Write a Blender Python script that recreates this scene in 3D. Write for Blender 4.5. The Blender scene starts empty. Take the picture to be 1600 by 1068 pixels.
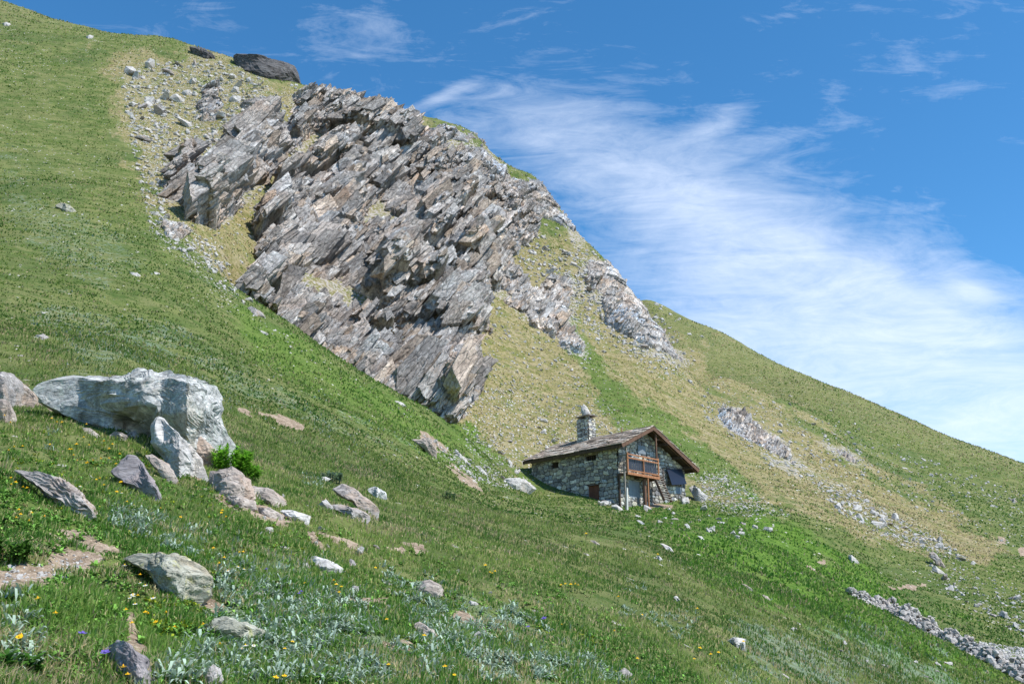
import bpy, bmesh, math, random
import numpy as np
from mathutils import Vector, Matrix
R = math.radians
sc = bpy.context.scene
col = sc.collection

# ------------------------------------------------------------------ camera, sky, sun, exposure
PITCH = R(17.07); FPX = 1517.0
cam_d = bpy.data.cameras.new('camera'); cam = bpy.data.objects.new('camera', cam_d); col.objects.link(cam)
cam_d.sensor_width = 36.0; cam_d.lens = FPX / 1600 * 36.0
cam_d.clip_start = 0.1; cam_d.clip_end = 5000
cam.location = (0, 0, 0); cam.rotation_euler = (math.pi/2 + PITCH, 0, 0)
sc.camera = cam
sc.view_settings.view_transform = 'Standard'; sc.view_settings.look = 'None'
sc.view_settings.gamma = 1; sc.view_settings.use_curve_mapping = False
sc.view_settings.exposure = 0.42
sc.cycles.max_bounces = 4; sc.cycles.diffuse_bounces = 2; sc.cycles.transparent_max_bounces = 4

SUN = Vector((0.80, -0.42, 0)).normalized(); SUN_EL = R(55)
sd = Vector((SUN.x*math.cos(SUN_EL), SUN.y*math.cos(SUN_EL), math.sin(SUN_EL)))
sl = bpy.data.lights.new('sun', 'SUN'); sl.energy = 4.6; sl.angle = R(0.53); sl.color = (1.0, 0.955, 0.88)
so = bpy.data.objects.new('sun', sl); col.objects.link(so)
so.rotation_euler = sd.to_track_quat('Z', 'Y').to_euler()

world = bpy.data.worlds.new('World'); sc.world = world; world.use_nodes = True

class NT:
    """small node-tree builder"""
    def __init__(s, tree): s.t = tree; s.n = tree.nodes; s.l = tree.links; s.n.clear()
    def node(s, typ, **kw):
        n = s.n.new(typ)
        for k, v in kw.items(): setattr(n, k, v)
        return n
    def put(s, inp, v):
        if isinstance(v, bpy.types.NodeSocket): s.l.new(v, inp)
        elif v is not None: inp.default_value = v
    def math(s, op, a, b=None, c=None, clamp=False):
        n = s.node('ShaderNodeMath', operation=op, use_clamp=clamp)
        s.put(n.inputs[0], a)
        if b is not None: s.put(n.inputs[1], b)
        if c is not None: s.put(n.inputs[2], c)
        return n.outputs[0]
    def mix(s, f, a, b, mode='MIX'):
        n = s.node('ShaderNodeMix', data_type='RGBA', blend_type=mode)
        s.put(n.inputs[0], f)
        for i, v in ((6, a), (7, b)):
            if isinstance(v, tuple): v = v + (1,) if len(v) == 3 else v
            s.put(n.inputs[i], v)
        return n.outputs[2]
    def noise(s, vec, scale, detail=4, rough=0.55, dist=0.0):
        n = s.node('ShaderNodeTexNoise'); s.put(n.inputs['Vector'], vec)
        n.inputs['Scale'].default_value = scale; n.inputs['Detail'].default_value = detail
        n.inputs['Roughness'].default_value = rough; n.inputs['Distortion'].default_value = dist
        return n.outputs[0]
    def vor(s, vec, scale, feature='F1', out='Distance', rnd=1.0):
        n = s.node('ShaderNodeTexVoronoi', feature=feature); s.put(n.inputs['Vector'], vec)
        n.inputs['Scale'].default_value = scale; n.inputs['Randomness'].default_value = rnd
        return n.outputs[out]
    def ramp(s, f, lo, hi, smooth=True):
        n = s.node('ShaderNodeMapRange', interpolation_type='SMOOTHSTEP' if smooth else 'LINEAR')
        s.put(n.inputs[0], f); s.put(n.inputs[1], lo); s.put(n.inputs[2], hi)
        return n.outputs[0]
    def mapping(s, vec, loc=(0,0,0), rot=(0,0,0), scale=(1,1,1)):
        n = s.node('ShaderNodeMapping'); s.put(n.inputs[0], vec)
        n.inputs[1].default_value = loc; n.inputs[2].default_value = rot; n.inputs[3].default_value = scale
        return n.outputs[0]

def pix_cs(px, py):
    """direction of a pixel as (x/y, z/y)"""
    u = (px-800)/FPX; v = (534-py)/FPX
    dy = math.cos(PITCH) - v*math.sin(PITCH)
    return u/dy, (math.sin(PITCH)+v*math.cos(PITCH))/dy

def build_world():
    T = NT(world.node_tree)
    sky = T.node('ShaderNodeTexSky', sky_type='NISHITA', sun_disc=False)
    sky.sun_elevation = SUN_EL; sky.sun_rotation = math.atan2(SUN.x, SUN.y)
    sky.altitude = 2300; sky.air_density = 1.0; sky.dust_density = 0.3; sky.ozone_density = 2.5
    tc = T.node('ShaderNodeTexCoord').outputs['Generated']
    sep = T.node('ShaderNodeSeparateXYZ'); T.put(sep.inputs[0], tc)
    x, y, z = sep.outputs
    ym = T.math('MAXIMUM', y, 0.05)
    c = T.math('DIVIDE', x, ym); s = T.math('DIVIDE', z, ym)
    comb = T.node('ShaderNodeCombineXYZ'); T.put(comb.inputs[0], c); T.put(comb.inputs[1], s)
    V = comb.outputs[0]
    # fibrous cirrus: streaks rise gently to the right
    st = T.mapping(V, rot=(0, 0, R(-27)), scale=(2.6, 9, 1))
    st2 = T.mapping(V, rot=(0, 0, R(-48)), scale=(4, 15, 1))
    n1 = T.noise(st, 1.3, 12, 0.68, 1.3)
    n2 = T.noise(V, 4.2, 10, 0.62, 1.0)
    n3 = T.noise(st2, 2.2, 12, 0.72, 1.4)
    fib = T.math('ADD', T.math('MULTIPLY', n1, 0.36), T.math('ADD', T.math('MULTIPLY', n2, 0.32), T.math('MULTIPLY', n3, 0.32)))
    cover = None
    # (px, py, half-width px, half-height px, tilt deg (down-right positive), weight)
    blobs = [(1230, 400, 290, 105, 28, 0.62), (1010, 290, 260, 75, 32, 0.27), (1500, 520, 230, 110, 20, .40),
             (1480, 660, 300, 130, 15, 0.72), (1120, 195, 75, 26, -35, .36), (1520, 452, 40, 18, 20, .40),
             (690, 152, 62, 12, -28, .42), (520, 60, 300, 130, 0, .05), (1400, 90, 330, 34, -14, .09),
             (860, 190, 240, 80, 10, .24), (1120, 470, 260, 90, 20, .34), (1330, 590, 260, 60, 20, .42), (1290, 200, 260, 16, -18, .10)]
    for bx, by, hw, hh, tilt, w in blobs:
        c0, s0 = pix_cs(bx, by)
        k = 1/(FPX*0.97)
        m = T.mapping(V, loc=(-c0, -s0, 0))
        a = R(tilt)
        m2 = T.mapping(m, rot=(0, 0, a), scale=(1, 1, 1))
        m3 = T.mapping(m2, scale=(1/(hw*k), 1/(hh*k), 0))
        ln = T.node('ShaderNodeVectorMath', operation='DOT_PRODUCT'); T.put(ln.inputs[0], m3); T.put(ln.inputs[1], m3)
        g = T.math('MULTIPLY', T.math('POWER', 2.71828, T.math('MULTIPLY', ln.outputs['Value'], -0.9)), w)
        cover = g if cover is None else T.math('ADD', cover, g)
    cover = T.math('MINIMUM', cover, 0.80)
    dens = T.math('ADD', T.math('MULTIPLY', T.math('SUBTRACT', fib, 0.5), 2.3), T.math('MULTIPLY_ADD', cover, 1.02, -0.14))
    dens = T.ramp(dens, -0.05, 1.15, False)
    low = T.ramp(s, 0.42, 0.10)
    dens = T.math('MULTIPLY', dens, 0.95)
    hs = T.node('ShaderNodeHueSaturation'); T.put(hs.inputs['Color'], sky.outputs[0])
    hs.inputs['Hue'].default_value = .493; hs.inputs['Saturation'].default_value = 1.26; hs.inputs['Value'].default_value = 1.60
    skyc = hs.outputs[0]
    cl = T.mix(dens, skyc, (7.6, 8.3, 9.6))
    bg = T.node('ShaderNodeBackground'); T.put(bg.inputs[0], cl); bg.inputs[1].default_value = 0.105
    out = T.node('ShaderNodeOutputWorld'); T.l.new(bg.outputs[0], out.inputs[0])
build_world()

# ------------------------------------------------------------------ numeric helpers
def hsh(ix, iy, iz, seed):
    h = (ix.astype(np.uint32)*np.uint32(374761393) + iy.astype(np.uint32)*np.uint32(668265263)
         + iz.astype(np.uint32)*np.uint32(2147483647 & 0x27d4eb2d) + np.uint32((seed*974634777) & 0xffffffff))
    h = (h ^ (h >> np.uint32(13)))*np.uint32(1274126177)
    h = (h ^ (h >> np.uint32(16)))*np.uint32(2246822519)
    h = h ^ (h >> np.uint32(13))
    return (h & np.uint32(0xffffff)).astype(np.float32)/np.float32(0xffffff)
def noise3(x, y, z, seed=0):
    """value noise, -1..1"""
    x = np.asarray(x, np.float32); y = np.asarray(y, np.float32); z = np.asarray(z, np.float32)
    xf = np.floor(x); yf = np.floor(y); zf = np.floor(z)
    fx = x-xf; fy = y-yf; fz = z-zf
    ix = xf.astype(np.int64); iy = yf.astype(np.int64); iz = zf.astype(np.int64)
    fx = fx*fx*(3-2*fx); fy = fy*fy*(3-2*fy); fz = fz*fz*(3-2*fz)
    r = 0
    for dx in (0, 1):
        wx = fx if dx else 1-fx
        for dy in (0, 1):
            wy = fy if dy else 1-fy
            for dz in (0, 1):
                wz = fz if dz else 1-fz
                r = r + wx*wy*wz*hsh(ix+dx, iy+dy, iz+dz, seed)
    return r*2-1
def noise2(x, y, seed=0):
    x = np.asarray(x, np.float32); y = np.asarray(y, np.float32)
    xf = np.floor(x); yf = np.floor(y); fx = x-xf; fy = y-yf
    ix = xf.astype(np.int64); iy = yf.astype(np.int64); iz = np.zeros_like(ix)
    fx = fx*fx*(3-2*fx); fy = fy*fy*(3-2*fy)
    return ((1-fx)*((1-fy)*hsh(ix, iy, iz, seed)+fy*hsh(ix, iy+1, iz, seed))
            + fx*((1-fy)*hsh(ix+1, iy, iz, seed)+fy*hsh(ix+1, iy+1, iz, seed)))*2-1
def fbm2(x, y, o=4, seed=0, g=.5):
    r = 0; a = 1
    for i in range(o): r = r+a*noise2(x*2**i+i*17.3, y*2**i-i*9.1, seed+i); a *= g
    return r
def fbm3(x, y, z, o=4, seed=0, g=.5):
    r = 0; a = 1
    for i in range(o): r = r+a*noise3(x*2**i+i*17.3, y*2**i-i*9.1, z*2**i+i*5.7, seed+i); a *= g
    return r
def sstep(a, b, x):
    t = np.clip((x-a)/(b-a), 0, 1); return t*t*(3-2*t)
def poly_sdf(px, py, poly):
    """signed distance in pixels, positive inside"""
    P = np.array(poly, np.float32); n = len(P)
    d = np.full(px.shape, 1e9, np.float32); ins = np.zeros(px.shape, bool)
    for i in range(n):
        ax, ay = P[i]; bx, by = P[(i+1) % n]
        ex, ey = bx-ax, by-ay
        t = np.clip(((px-ax)*ex+(py-ay)*ey)/(ex*ex+ey*ey), 0, 1)
        d = np.minimum(d, (px-ax-t*ex)**2+(py-ay-t*ey)**2)
        cnd = ((ay > py) != (by > py)) & (px < (bx-ax)*(py-ay)/((by-ay) if by != ay else 1e-9)+ax)
        ins ^= cnd
    d = np.sqrt(d)
    return np.where(ins, d, -d)
def line_dist(px, py, pts):
    d = np.full(px.shape, 1e9, np.float32)
    for (ax, ay), (bx, by) in zip(pts[:-1], pts[1:]):
        ex, ey = bx-ax, by-ay
        t = np.clip(((px-ax)*ex+(py-ay)*ey)/(ex*ex+ey*ey), 0, 1)
        d = np.minimum(d, (px-ax-t*ex)**2+(py-ay-t*ey)**2)
    return np.sqrt(d)
def project(x, y, z):
    cp, sp = math.cos(PITCH), math.sin(PITCH)
    dep = y*cp+z*sp; up = -y*sp+z*cp
    dep = np.where(dep > .05, dep, .05)
    return 800+FPX*x/dep, 534-FPX*up/dep

# ------------------------------------------------------------------ terrain: control points measured on the hillside
CP = [ # px, py, distance ahead (m)
 (0,1068,4.7),(0,900,6.8),(0,760,10.2),(0,655,16),(200,705,16),(350,722,18),(200,560,36),(0,560,31),
 (200,850,9.6),(400,850,12),(500,760,23),(650,800,27),(600,950,10.5),(250,1000,6.4),
 (800,1068,8.6),(800,950,13.5),(800,850,27),(800,800,48),(800,774,76),
 (1000,1068,11.5),(1000,950,18),(1000,870,33),(1000,820,56),(967,792,81.5),(1075,782,88),(826,767,84),(900,778,80),
 (1200,1068,18),(1200,950,32),(1200,870,54),(1200,812,78),
 (1400,1068,30),(1400,1000,42),(1340,930,60),(1400,900,75),(1400,850,92),
 (1600,1068,46),(1600,1000,62),(1600,930,80),(1600,860,108),(1600,790,145),
 (400,650,40),(400,560,60),(600,700,48),(700,720,62),(500,650,46),
 (0,450,52),(0,300,85),(200,400,72),(200,300,92),(0,150,130),(300,480,62),
 (150,200,125),(300,200,135),(250,300,105),(350,400,92),(450,150,150),
 (365,455,91),
 # crest of the near meadow
 (400,490,88),(450,530,87),(550,592,86),(650,642,85),(710,668,84),(760,720,80),
 # hollow behind it
 (400,512,92),(450,556,92),(550,625,92),(650,682,91),
 # crag face
 (400,440,97),(450,500,98),(450,420,108),(550,570,99),(550,450,114),(650,630,97),(650,500,112),(650,400,124),
 (600,300,138),(500,300,130),(400,300,118),(500,200,146),(700,300,146),(720,655,96),(740,684,94),
 (850,640,108),(800,720,91),(900,600,116),(1000,640,113),(850,500,131),(950,500,139),(780,350,150),(860,350,156),
 (1000,560,130),(1100,700,108),(1050,620,124),(1150,760,95),(1130,800,82),(760,560,112),
 # right flank
 (1120,590,168),(1150,600,162),(1150,650,138),(1200,650,145),(1200,720,115),(1300,700,138),(1300,780,104),
 (1400,720,158),(1400,780,124),(1500,780,135),(1500,850,104),(1300,640,185),(1150,545,235)]
RIDGE = [(0,2,190),(60,22,188),(100,38,186),(160,54,183),(205,63,180),(270,64,176),(310,76,173),(370,95,170),(420,112,165),(470,133,160),(545,152,157),
 (610,172,155),(650,180,157),(690,190,158),(740,212,160),(800,268,160),(840,285,161),(880,340,160),(905,372,159),(950,412,156),(1000,474,150),(1040,530,144),(1070,572,138)]
FAR = [(1010,470,262),(1060,492,262),(1150,530,255),(1200,560,250),(1300,604,236),(1450,668,217),(1520,700,208),(1600,725,200)]
def plane0(x, y): return -1.6+.15*y-.35*x
def build_control():
    A = []; 
    def add(px, py, Y, ext=0):
        c, s = pix_cs(px, py); th = math.atan(c); r = Y*math.sqrt(1+c*c); z = s*Y
        A.append((th, math.log(r), (z-plane0(c*Y, Y))/r))
    for p in CP: add(*p)
    for px, py, Y in RIDGE:
        add(px, py, Y)
        add(px, py+22, Y*1.07)
        add(px, py+130, Y*1.30)
    for px, py, Y in FAR:
        add(px, py, Y); add(px, py+20, Y*1.10); add(px, py+90, Y*1.45)
    for px, py, Y in ((900,600,230),(1000,560,215)): add(px, py, Y)
    # the hillside carries on outside the picture
    for px, py, Y in ((-250,0,175),(-250,-110,215),(-250,300,80),(-250,600,24),(-250,900,6.0),(-250,-60,260),
                      (1850,830,190),(1850,870,250),(1850,950,110),(1850,1010,70),(1850,1080,50)): add(px, py, Y)
    for th in np.linspace(-1.0, 1.0, 9):
        for r in (1.0, 2.6): A.append((th, math.log(r), 0.0))
    return np.array(A)
CTL = build_control(); KX = 1.7
def tps_fit(A):
    n = len(A); X = A[:, :2]*np.array([KX, 1.0])
    d = np.linalg.norm(X[:, None]-X[None], axis=2)
    K = np.where(d > 0, d*d*np.log(d+1e-12), 0)+np.eye(n)*2e-5
    Pm = np.hstack([np.ones((n, 1)), X])
    M = np.zeros((n+3, n+3)); M[:n, :n] = K; M[:n, n:] = Pm; M[n:, :n] = Pm.T
    return np.linalg.solve(M, np.concatenate([A[:, 2], np.zeros(3)])), X
W_, X_ = tps_fit(CTL)
def tps(th, lr):
    o = np.zeros(th.shape)
    a = th*KX
    for i in range(len(X_)):
        d2 = (a-X_[i, 0])**2+(lr-X_[i, 1])**2
        o += W_[i]*0.5*d2*np.log(d2+1e-12)
    return o+W_[-3]+W_[-2]*a+W_[-1]*lr
GT = np.linspace(-1.0, 1.0, 420); GR = np.linspace(math.log(.5), math.log(520), 620)
TT, RR = np.meshgrid(GT, GR, indexing='ij')
GS = tps(TT, RR)
def sample(th, lr):
    a = np.clip((th-GT[0])/(GT[1]-GT[0]), 0, len(GT)-1.001); b = np.clip((lr-GR[0])/(GR[1]-GR[0]), 0, len(GR)-1.001)
    i = a.astype(int); j = b.astype(int); fa = a-i; fb = b-j
    return (GS[i, j]*(1-fa)*(1-fb)+GS[i+1, j]*fa*(1-fb)+GS[i, j+1]*(1-fa)*fb+GS[i+1, j+1]*fa*fb)
def zbase(x, y):
    th = np.arctan2(x, y); r = np.sqrt(x*x+y*y)+1e-6; lr = np.log(r)
    edge = sstep(1.0, .8, np.abs(th))*sstep(.8, 2.2, r)
    return plane0(x, y)*sstep(900, 300, np.abs(x)+np.abs(y)*.0)+sample(np.clip(th, -1, 1), lr)*r*edge
def zterr(x, y):
    x = np.asarray(x, np.float64); y = np.asarray(y, np.float64)
    r = np.sqrt(x*x+y*y)
    z = zbase(x, y)
    hut = sstep(3, 9, np.hypot(x-8.5, (y-88)*.9)-6)
    z = z+fbm2(x/11, y/11, 3, 5)*.40*sstep(8, 60, r)*(.3+.7*hut)
    z = z+fbm2(x/2.4+3, y/2.4, 3, 15)*.085*sstep(3, 25, r)*(.3+.7*hut)
    # little terraces trodden across the slope
    t = z*1.15+fbm2(x/5, y/5, 2, 31)*.9
    z = z+(np.abs((t % 1)-.5)-.25)*.42*sstep(25, 80, r)*hut*sstep(-.5, .5, fbm2(x/14, y/14, 2, 44))
    z = z+fbm2(x/.55, y/.55, 2, 25)*(.04+.035*sstep(30, 12, r))*sstep(150, 40, r)
    return z
RL = np.exp(np.linspace(math.log(1.5), math.log(400), 5000))
def hit(px, py):
    """the point of the hillside seen at a place of the photograph"""
    c, s = pix_cs(px, py); th = math.atan(c)
    x = RL*math.sin(th); y = RL*math.cos(th)
    zz = zterr(x, y)/y
    k = np.argmax(zz >= s) if (zz >= s).any() else len(RL)-1
    return Vector((x[k], y[k], zz[k]*y[k]))

# ------------------------------------------------------------------ mesh and tagging helpers
def npmesh(name, V, F, mat, parent=None, smooth=True, attrs=None):
    """V (n,3), F (m,3 or 4)"""
    me = bpy.data.meshes.new(name)
    V = np.asarray(V, np.float32); F = np.asarray(F, np.int32)
    me.vertices.add(len(V)); me.vertices.foreach_set('co', V.ravel())
    k = F.shape[1]
    me.loops.add(F.size); me.loops.foreach_set('vertex_index', F.ravel())
    me.polygons.add(len(F)); me.polygons.foreach_set('loop_start', np.arange(0, F.size, k, dtype=np.int32))
    me.polygons.foreach_set('loop_total', np.full(len(F), k, np.int32))
    me.polygons.foreach_set('use_smooth', np.full(len(F), smooth, bool))
    for an, arr in (attrs or {}).items():
        at = me.attributes.new(an, 'FLOAT_COLOR', 'POINT')
        a4 = np.ones((len(V), 4), np.float32); a4[:, :arr.shape[1]] = arr
        at.data.foreach_set('color', a4.ravel())
    me.update(calc_edges=True); me.validate()
    if mat: me.materials.append(mat)
    o = bpy.data.objects.new(name, me); col.objects.link(o)
    if parent: o.parent = parent
    return o
def tag(o, label=None, cat=None, group=None, kind=None):
    if label: o['label'] = label
    if cat: o['category'] = cat
    if group: o['group'] = group
    if kind: o['kind'] = kind
    return o
def empty(name, loc=(0, 0, 0)):
    o = bpy.data.objects.new(name, None); col.objects.link(o); o.location = loc; o.empty_display_size = .3
    return o
def copy_tree(o, parent=None):
    c = o.copy(); col.objects.link(c); c.parent = parent
    for ch in list(o.children): copy_tree(ch, c)
    return c
def bobj(name, bm, mat, parent=None, smooth=False):
    me = bpy.data.meshes.new(name); bm.to_mesh(me); bm.free()
    me.materials.append(mat)
    if smooth:
        for p in me.polygons: p.use_smooth = True
    o = bpy.data.objects.new(name, me); col.objects.link(o)
    if parent: o.parent = parent
    return o

# ------------------------------------------------------------------ materials
def new_mat(name):
    m = bpy.data.materials.new(name); m.use_nodes = True
    return m, NT(m.node_tree)
def finish(T, colr, rough=.9, bump=None, bstr=.5, bdist=.05, spec=.3, trans=None):
    p = T.node('ShaderNodeBsdfPrincipled'); T.put(p.inputs['Base Color'], colr if not isinstance(colr, tuple) else colr+(1,))
    T.put(p.inputs['Roughness'], rough); p.inputs['Specular IOR Level'].default_value = spec
    if bump is not None:
        b = T.node('ShaderNodeBump'); b.inputs['Strength'].default_value = bstr; b.inputs['Distance'].default_value = bdist
        T.put(b.inputs['Height'], bump); T.l.new(b.outputs[0], p.inputs['Normal'])
    sh = p.outputs[0]
    if trans:
        t = T.node('ShaderNodeBsdfTranslucent'); T.put(t.inputs[0], colr)
        mx = T.node('ShaderNodeMixShader'); mx.inputs[0].default_value = trans
        T.l.new(sh, mx.inputs[1]); T.l.new(t.outputs[0], mx.inputs[2]); sh = mx.outputs[0]
    o = T.node('ShaderNodeOutputMaterial'); T.l.new(sh, o.inputs[0])

def _u(v): v = np.array(v, float); return v/np.linalg.norm(v)
BE1 = _u((.50, .35, .79)); BNB = _u((-.80, -.20, .595)); BNB = _u(BNB-BE1*BNB.dot(BE1)); BE2 = np.cross(BE1, BNB)
def rock_mat(name, base, dark, warm, pale, warm_amt=.5, pale_amt=.5, rot=(0, R(42), R(20)), scale=1.0, lichen=None, grass=0.0, bd=.12, stretch=(.35, 1, 1.6), crack=.7, bed=False):
    m, T = new_mat(name)
    tc = T.node('ShaderNodeTexCoord').outputs['Object']
    if bed:
        cb = T.node('ShaderNodeCombineXYZ')
        for i_, (e_, k_) in enumerate(((BE1, stretch[0]), (BE2, stretch[1]), (BNB, stretch[2]))):
            dn = T.node('ShaderNodeVectorMath', operation='DOT_PRODUCT'); T.put(dn.inputs[0], tc); dn.inputs[1].default_value = tuple(float(q)*k_*scale for q in e_)
            T.put(cb.inputs[i_], dn.outputs['Value'])
        v = cb.outputs[0]
    else: v = T.mapping(tc, rot=rot, scale=(scale*stretch[0], scale*stretch[1], scale*stretch[2]))
    big = T.noise(tc, .12*scale, 4, .6); mid = T.noise(v, .9, 8, .66, .3); fine = T.noise(v, 5.0, 8, .7, .2)
    layer = T.noise(v, 2.2, 3, .5, .6)
    c = T.mix(T.ramp(mid, .32, .68), dark, base)
    c = T.mix(T.math('MULTIPLY', T.ramp(T.noise(tc, .35*scale, 5, .6), .50, .66), warm_amt), c, warm)
    c = T.mix(T.math('MULTIPLY', T.ramp(T.noise(v, 1.6, 7, .7), .50, .68), pale_amt), c, pale)
    if lichen: c = T.mix(T.math('MULTIPLY', T.ramp(T.noise(tc, 2.2*scale, 6, .6), .54, .66), .7), c, lichen)
    c = T.mix(T.math('MULTIPLY', T.ramp(fine, .56, .36), .60), c, tuple(x*.42 for x in dark))
    # cracks
    cr = T.vor(T.mapping(v, scale=(.8, 1.4, 1.6)), 1.4, 'DISTANCE_TO_EDGE')
    c = T.mix(T.math('MULTIPLY', T.ramp(cr, .035, .0), crack), c, tuple(x*.3 for x in dark))
    if grass > 0:
        g = T.node('ShaderNodeNewGeometry'); sx = T.node('ShaderNodeSeparateXYZ'); T.put(sx.inputs[0], g.outputs['Normal'])
        up = T.math('ADD', sx.outputs[2], T.math('MULTIPLY', T.math('SUBTRACT', T.noise(tc, .6, 5, .6), .5), .9))
        gc = T.mix(T.noise(tc, 3.0, 4), (.075, .10, .022), (.22, .19, .085))
        c = T.mix(T.ramp(up, .98-grass*.3, 1.16-grass*.3), c, gc)
    if bed:
        ta = T.node('ShaderNodeAttribute', attribute_name='tone'); c = T.mix(1.0, c, ta.outputs['Color'], 'MULTIPLY')
    h = T.math('ADD', T.math('MULTIPLY', mid, 1.0), T.math('ADD', T.math('MULTIPLY', fine, .35), T.math('ADD', T.math('MULTIPLY', layer, .5), T.math('MULTIPLY', T.ramp(cr, 0, .08), crack*.5))))
    finish(T, c, .92, h, 1.0, bd, .2)
    return m

M = {}
M['crag'] = rock_mat('grey limestone crag', (.50, .47, .45), (.26, .24, .23), (.45, .34, .27), (.74, .72, .70), .48, .75, scale=.6, grass=.30, bd=.45, bed=True, crack=.35, stretch=(.55, .85, 1.25))
M['crag_pale'] = rock_mat('pale limestone crag', (.55, .525, .51), (.30, .28, .265), (.46, .34, .26), (.78, .76, .74), .5, .8, scale=.6, grass=.25, bd=.40, bed=True, crack=.25, stretch=(.5, .85, 1.3))
M['dark_rock'] = rock_mat('dark schist boulder', (.17, .165, .165), (.075, .07, .07), (.17, .13, .10), (.32, .32, .32), .3, .35, scale=.8, bd=.2)
M['white_rock'] = rock_mat('white lichened boulder', (.55, .55, .53), (.25, .255, .245), (.45, .39, .29), (.82, .82, .80), .5, .75, scale=3.0, bd=.05, rot=(0, R(24), 0), stretch=(.6, .9, 1.3), lichen=(.44, .49, .43), crack=.12)
M['grey_rock'] = rock_mat('grey meadow stone', (.42, .39, .37), (.23, .21, .20), (.42, .30, .21), (.64, .62, .60), .6, .6, scale=4.0, bd=.025, crack=.2)
M['pink_rock'] = rock_mat('buff stone', (.45, .39, .34), (.25, .21, .185), (.48, .36, .28), (.66, .61, .56), .7, .5, scale=4.0, bd=.025, crack=.2)
M['slate_rock'] = rock_mat('lilac grey slab', (.34, .31, .32), (.20, .18, .185), (.34, .27, .24), (.52, .49, .49), .4, .4, scale=4.0, bd=.02, crack=.2)
M['green_rock'] = rock_mat('lichened stone', (.42, .42, .35), (.20, .20, .16), (.42, .33, .22), (.60, .60, .54), .5, .6, scale=4.0, bd=.03, lichen=(.50, .48, .20), crack=.2)
M['pale_stone'] = rock_mat('pale loose stone', (.58, .56, .53), (.36, .345, .33), (.52, .44, .37), (.78, .765, .745), .5, .6, scale=3.0, bd=.03, crack=.15)

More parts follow.
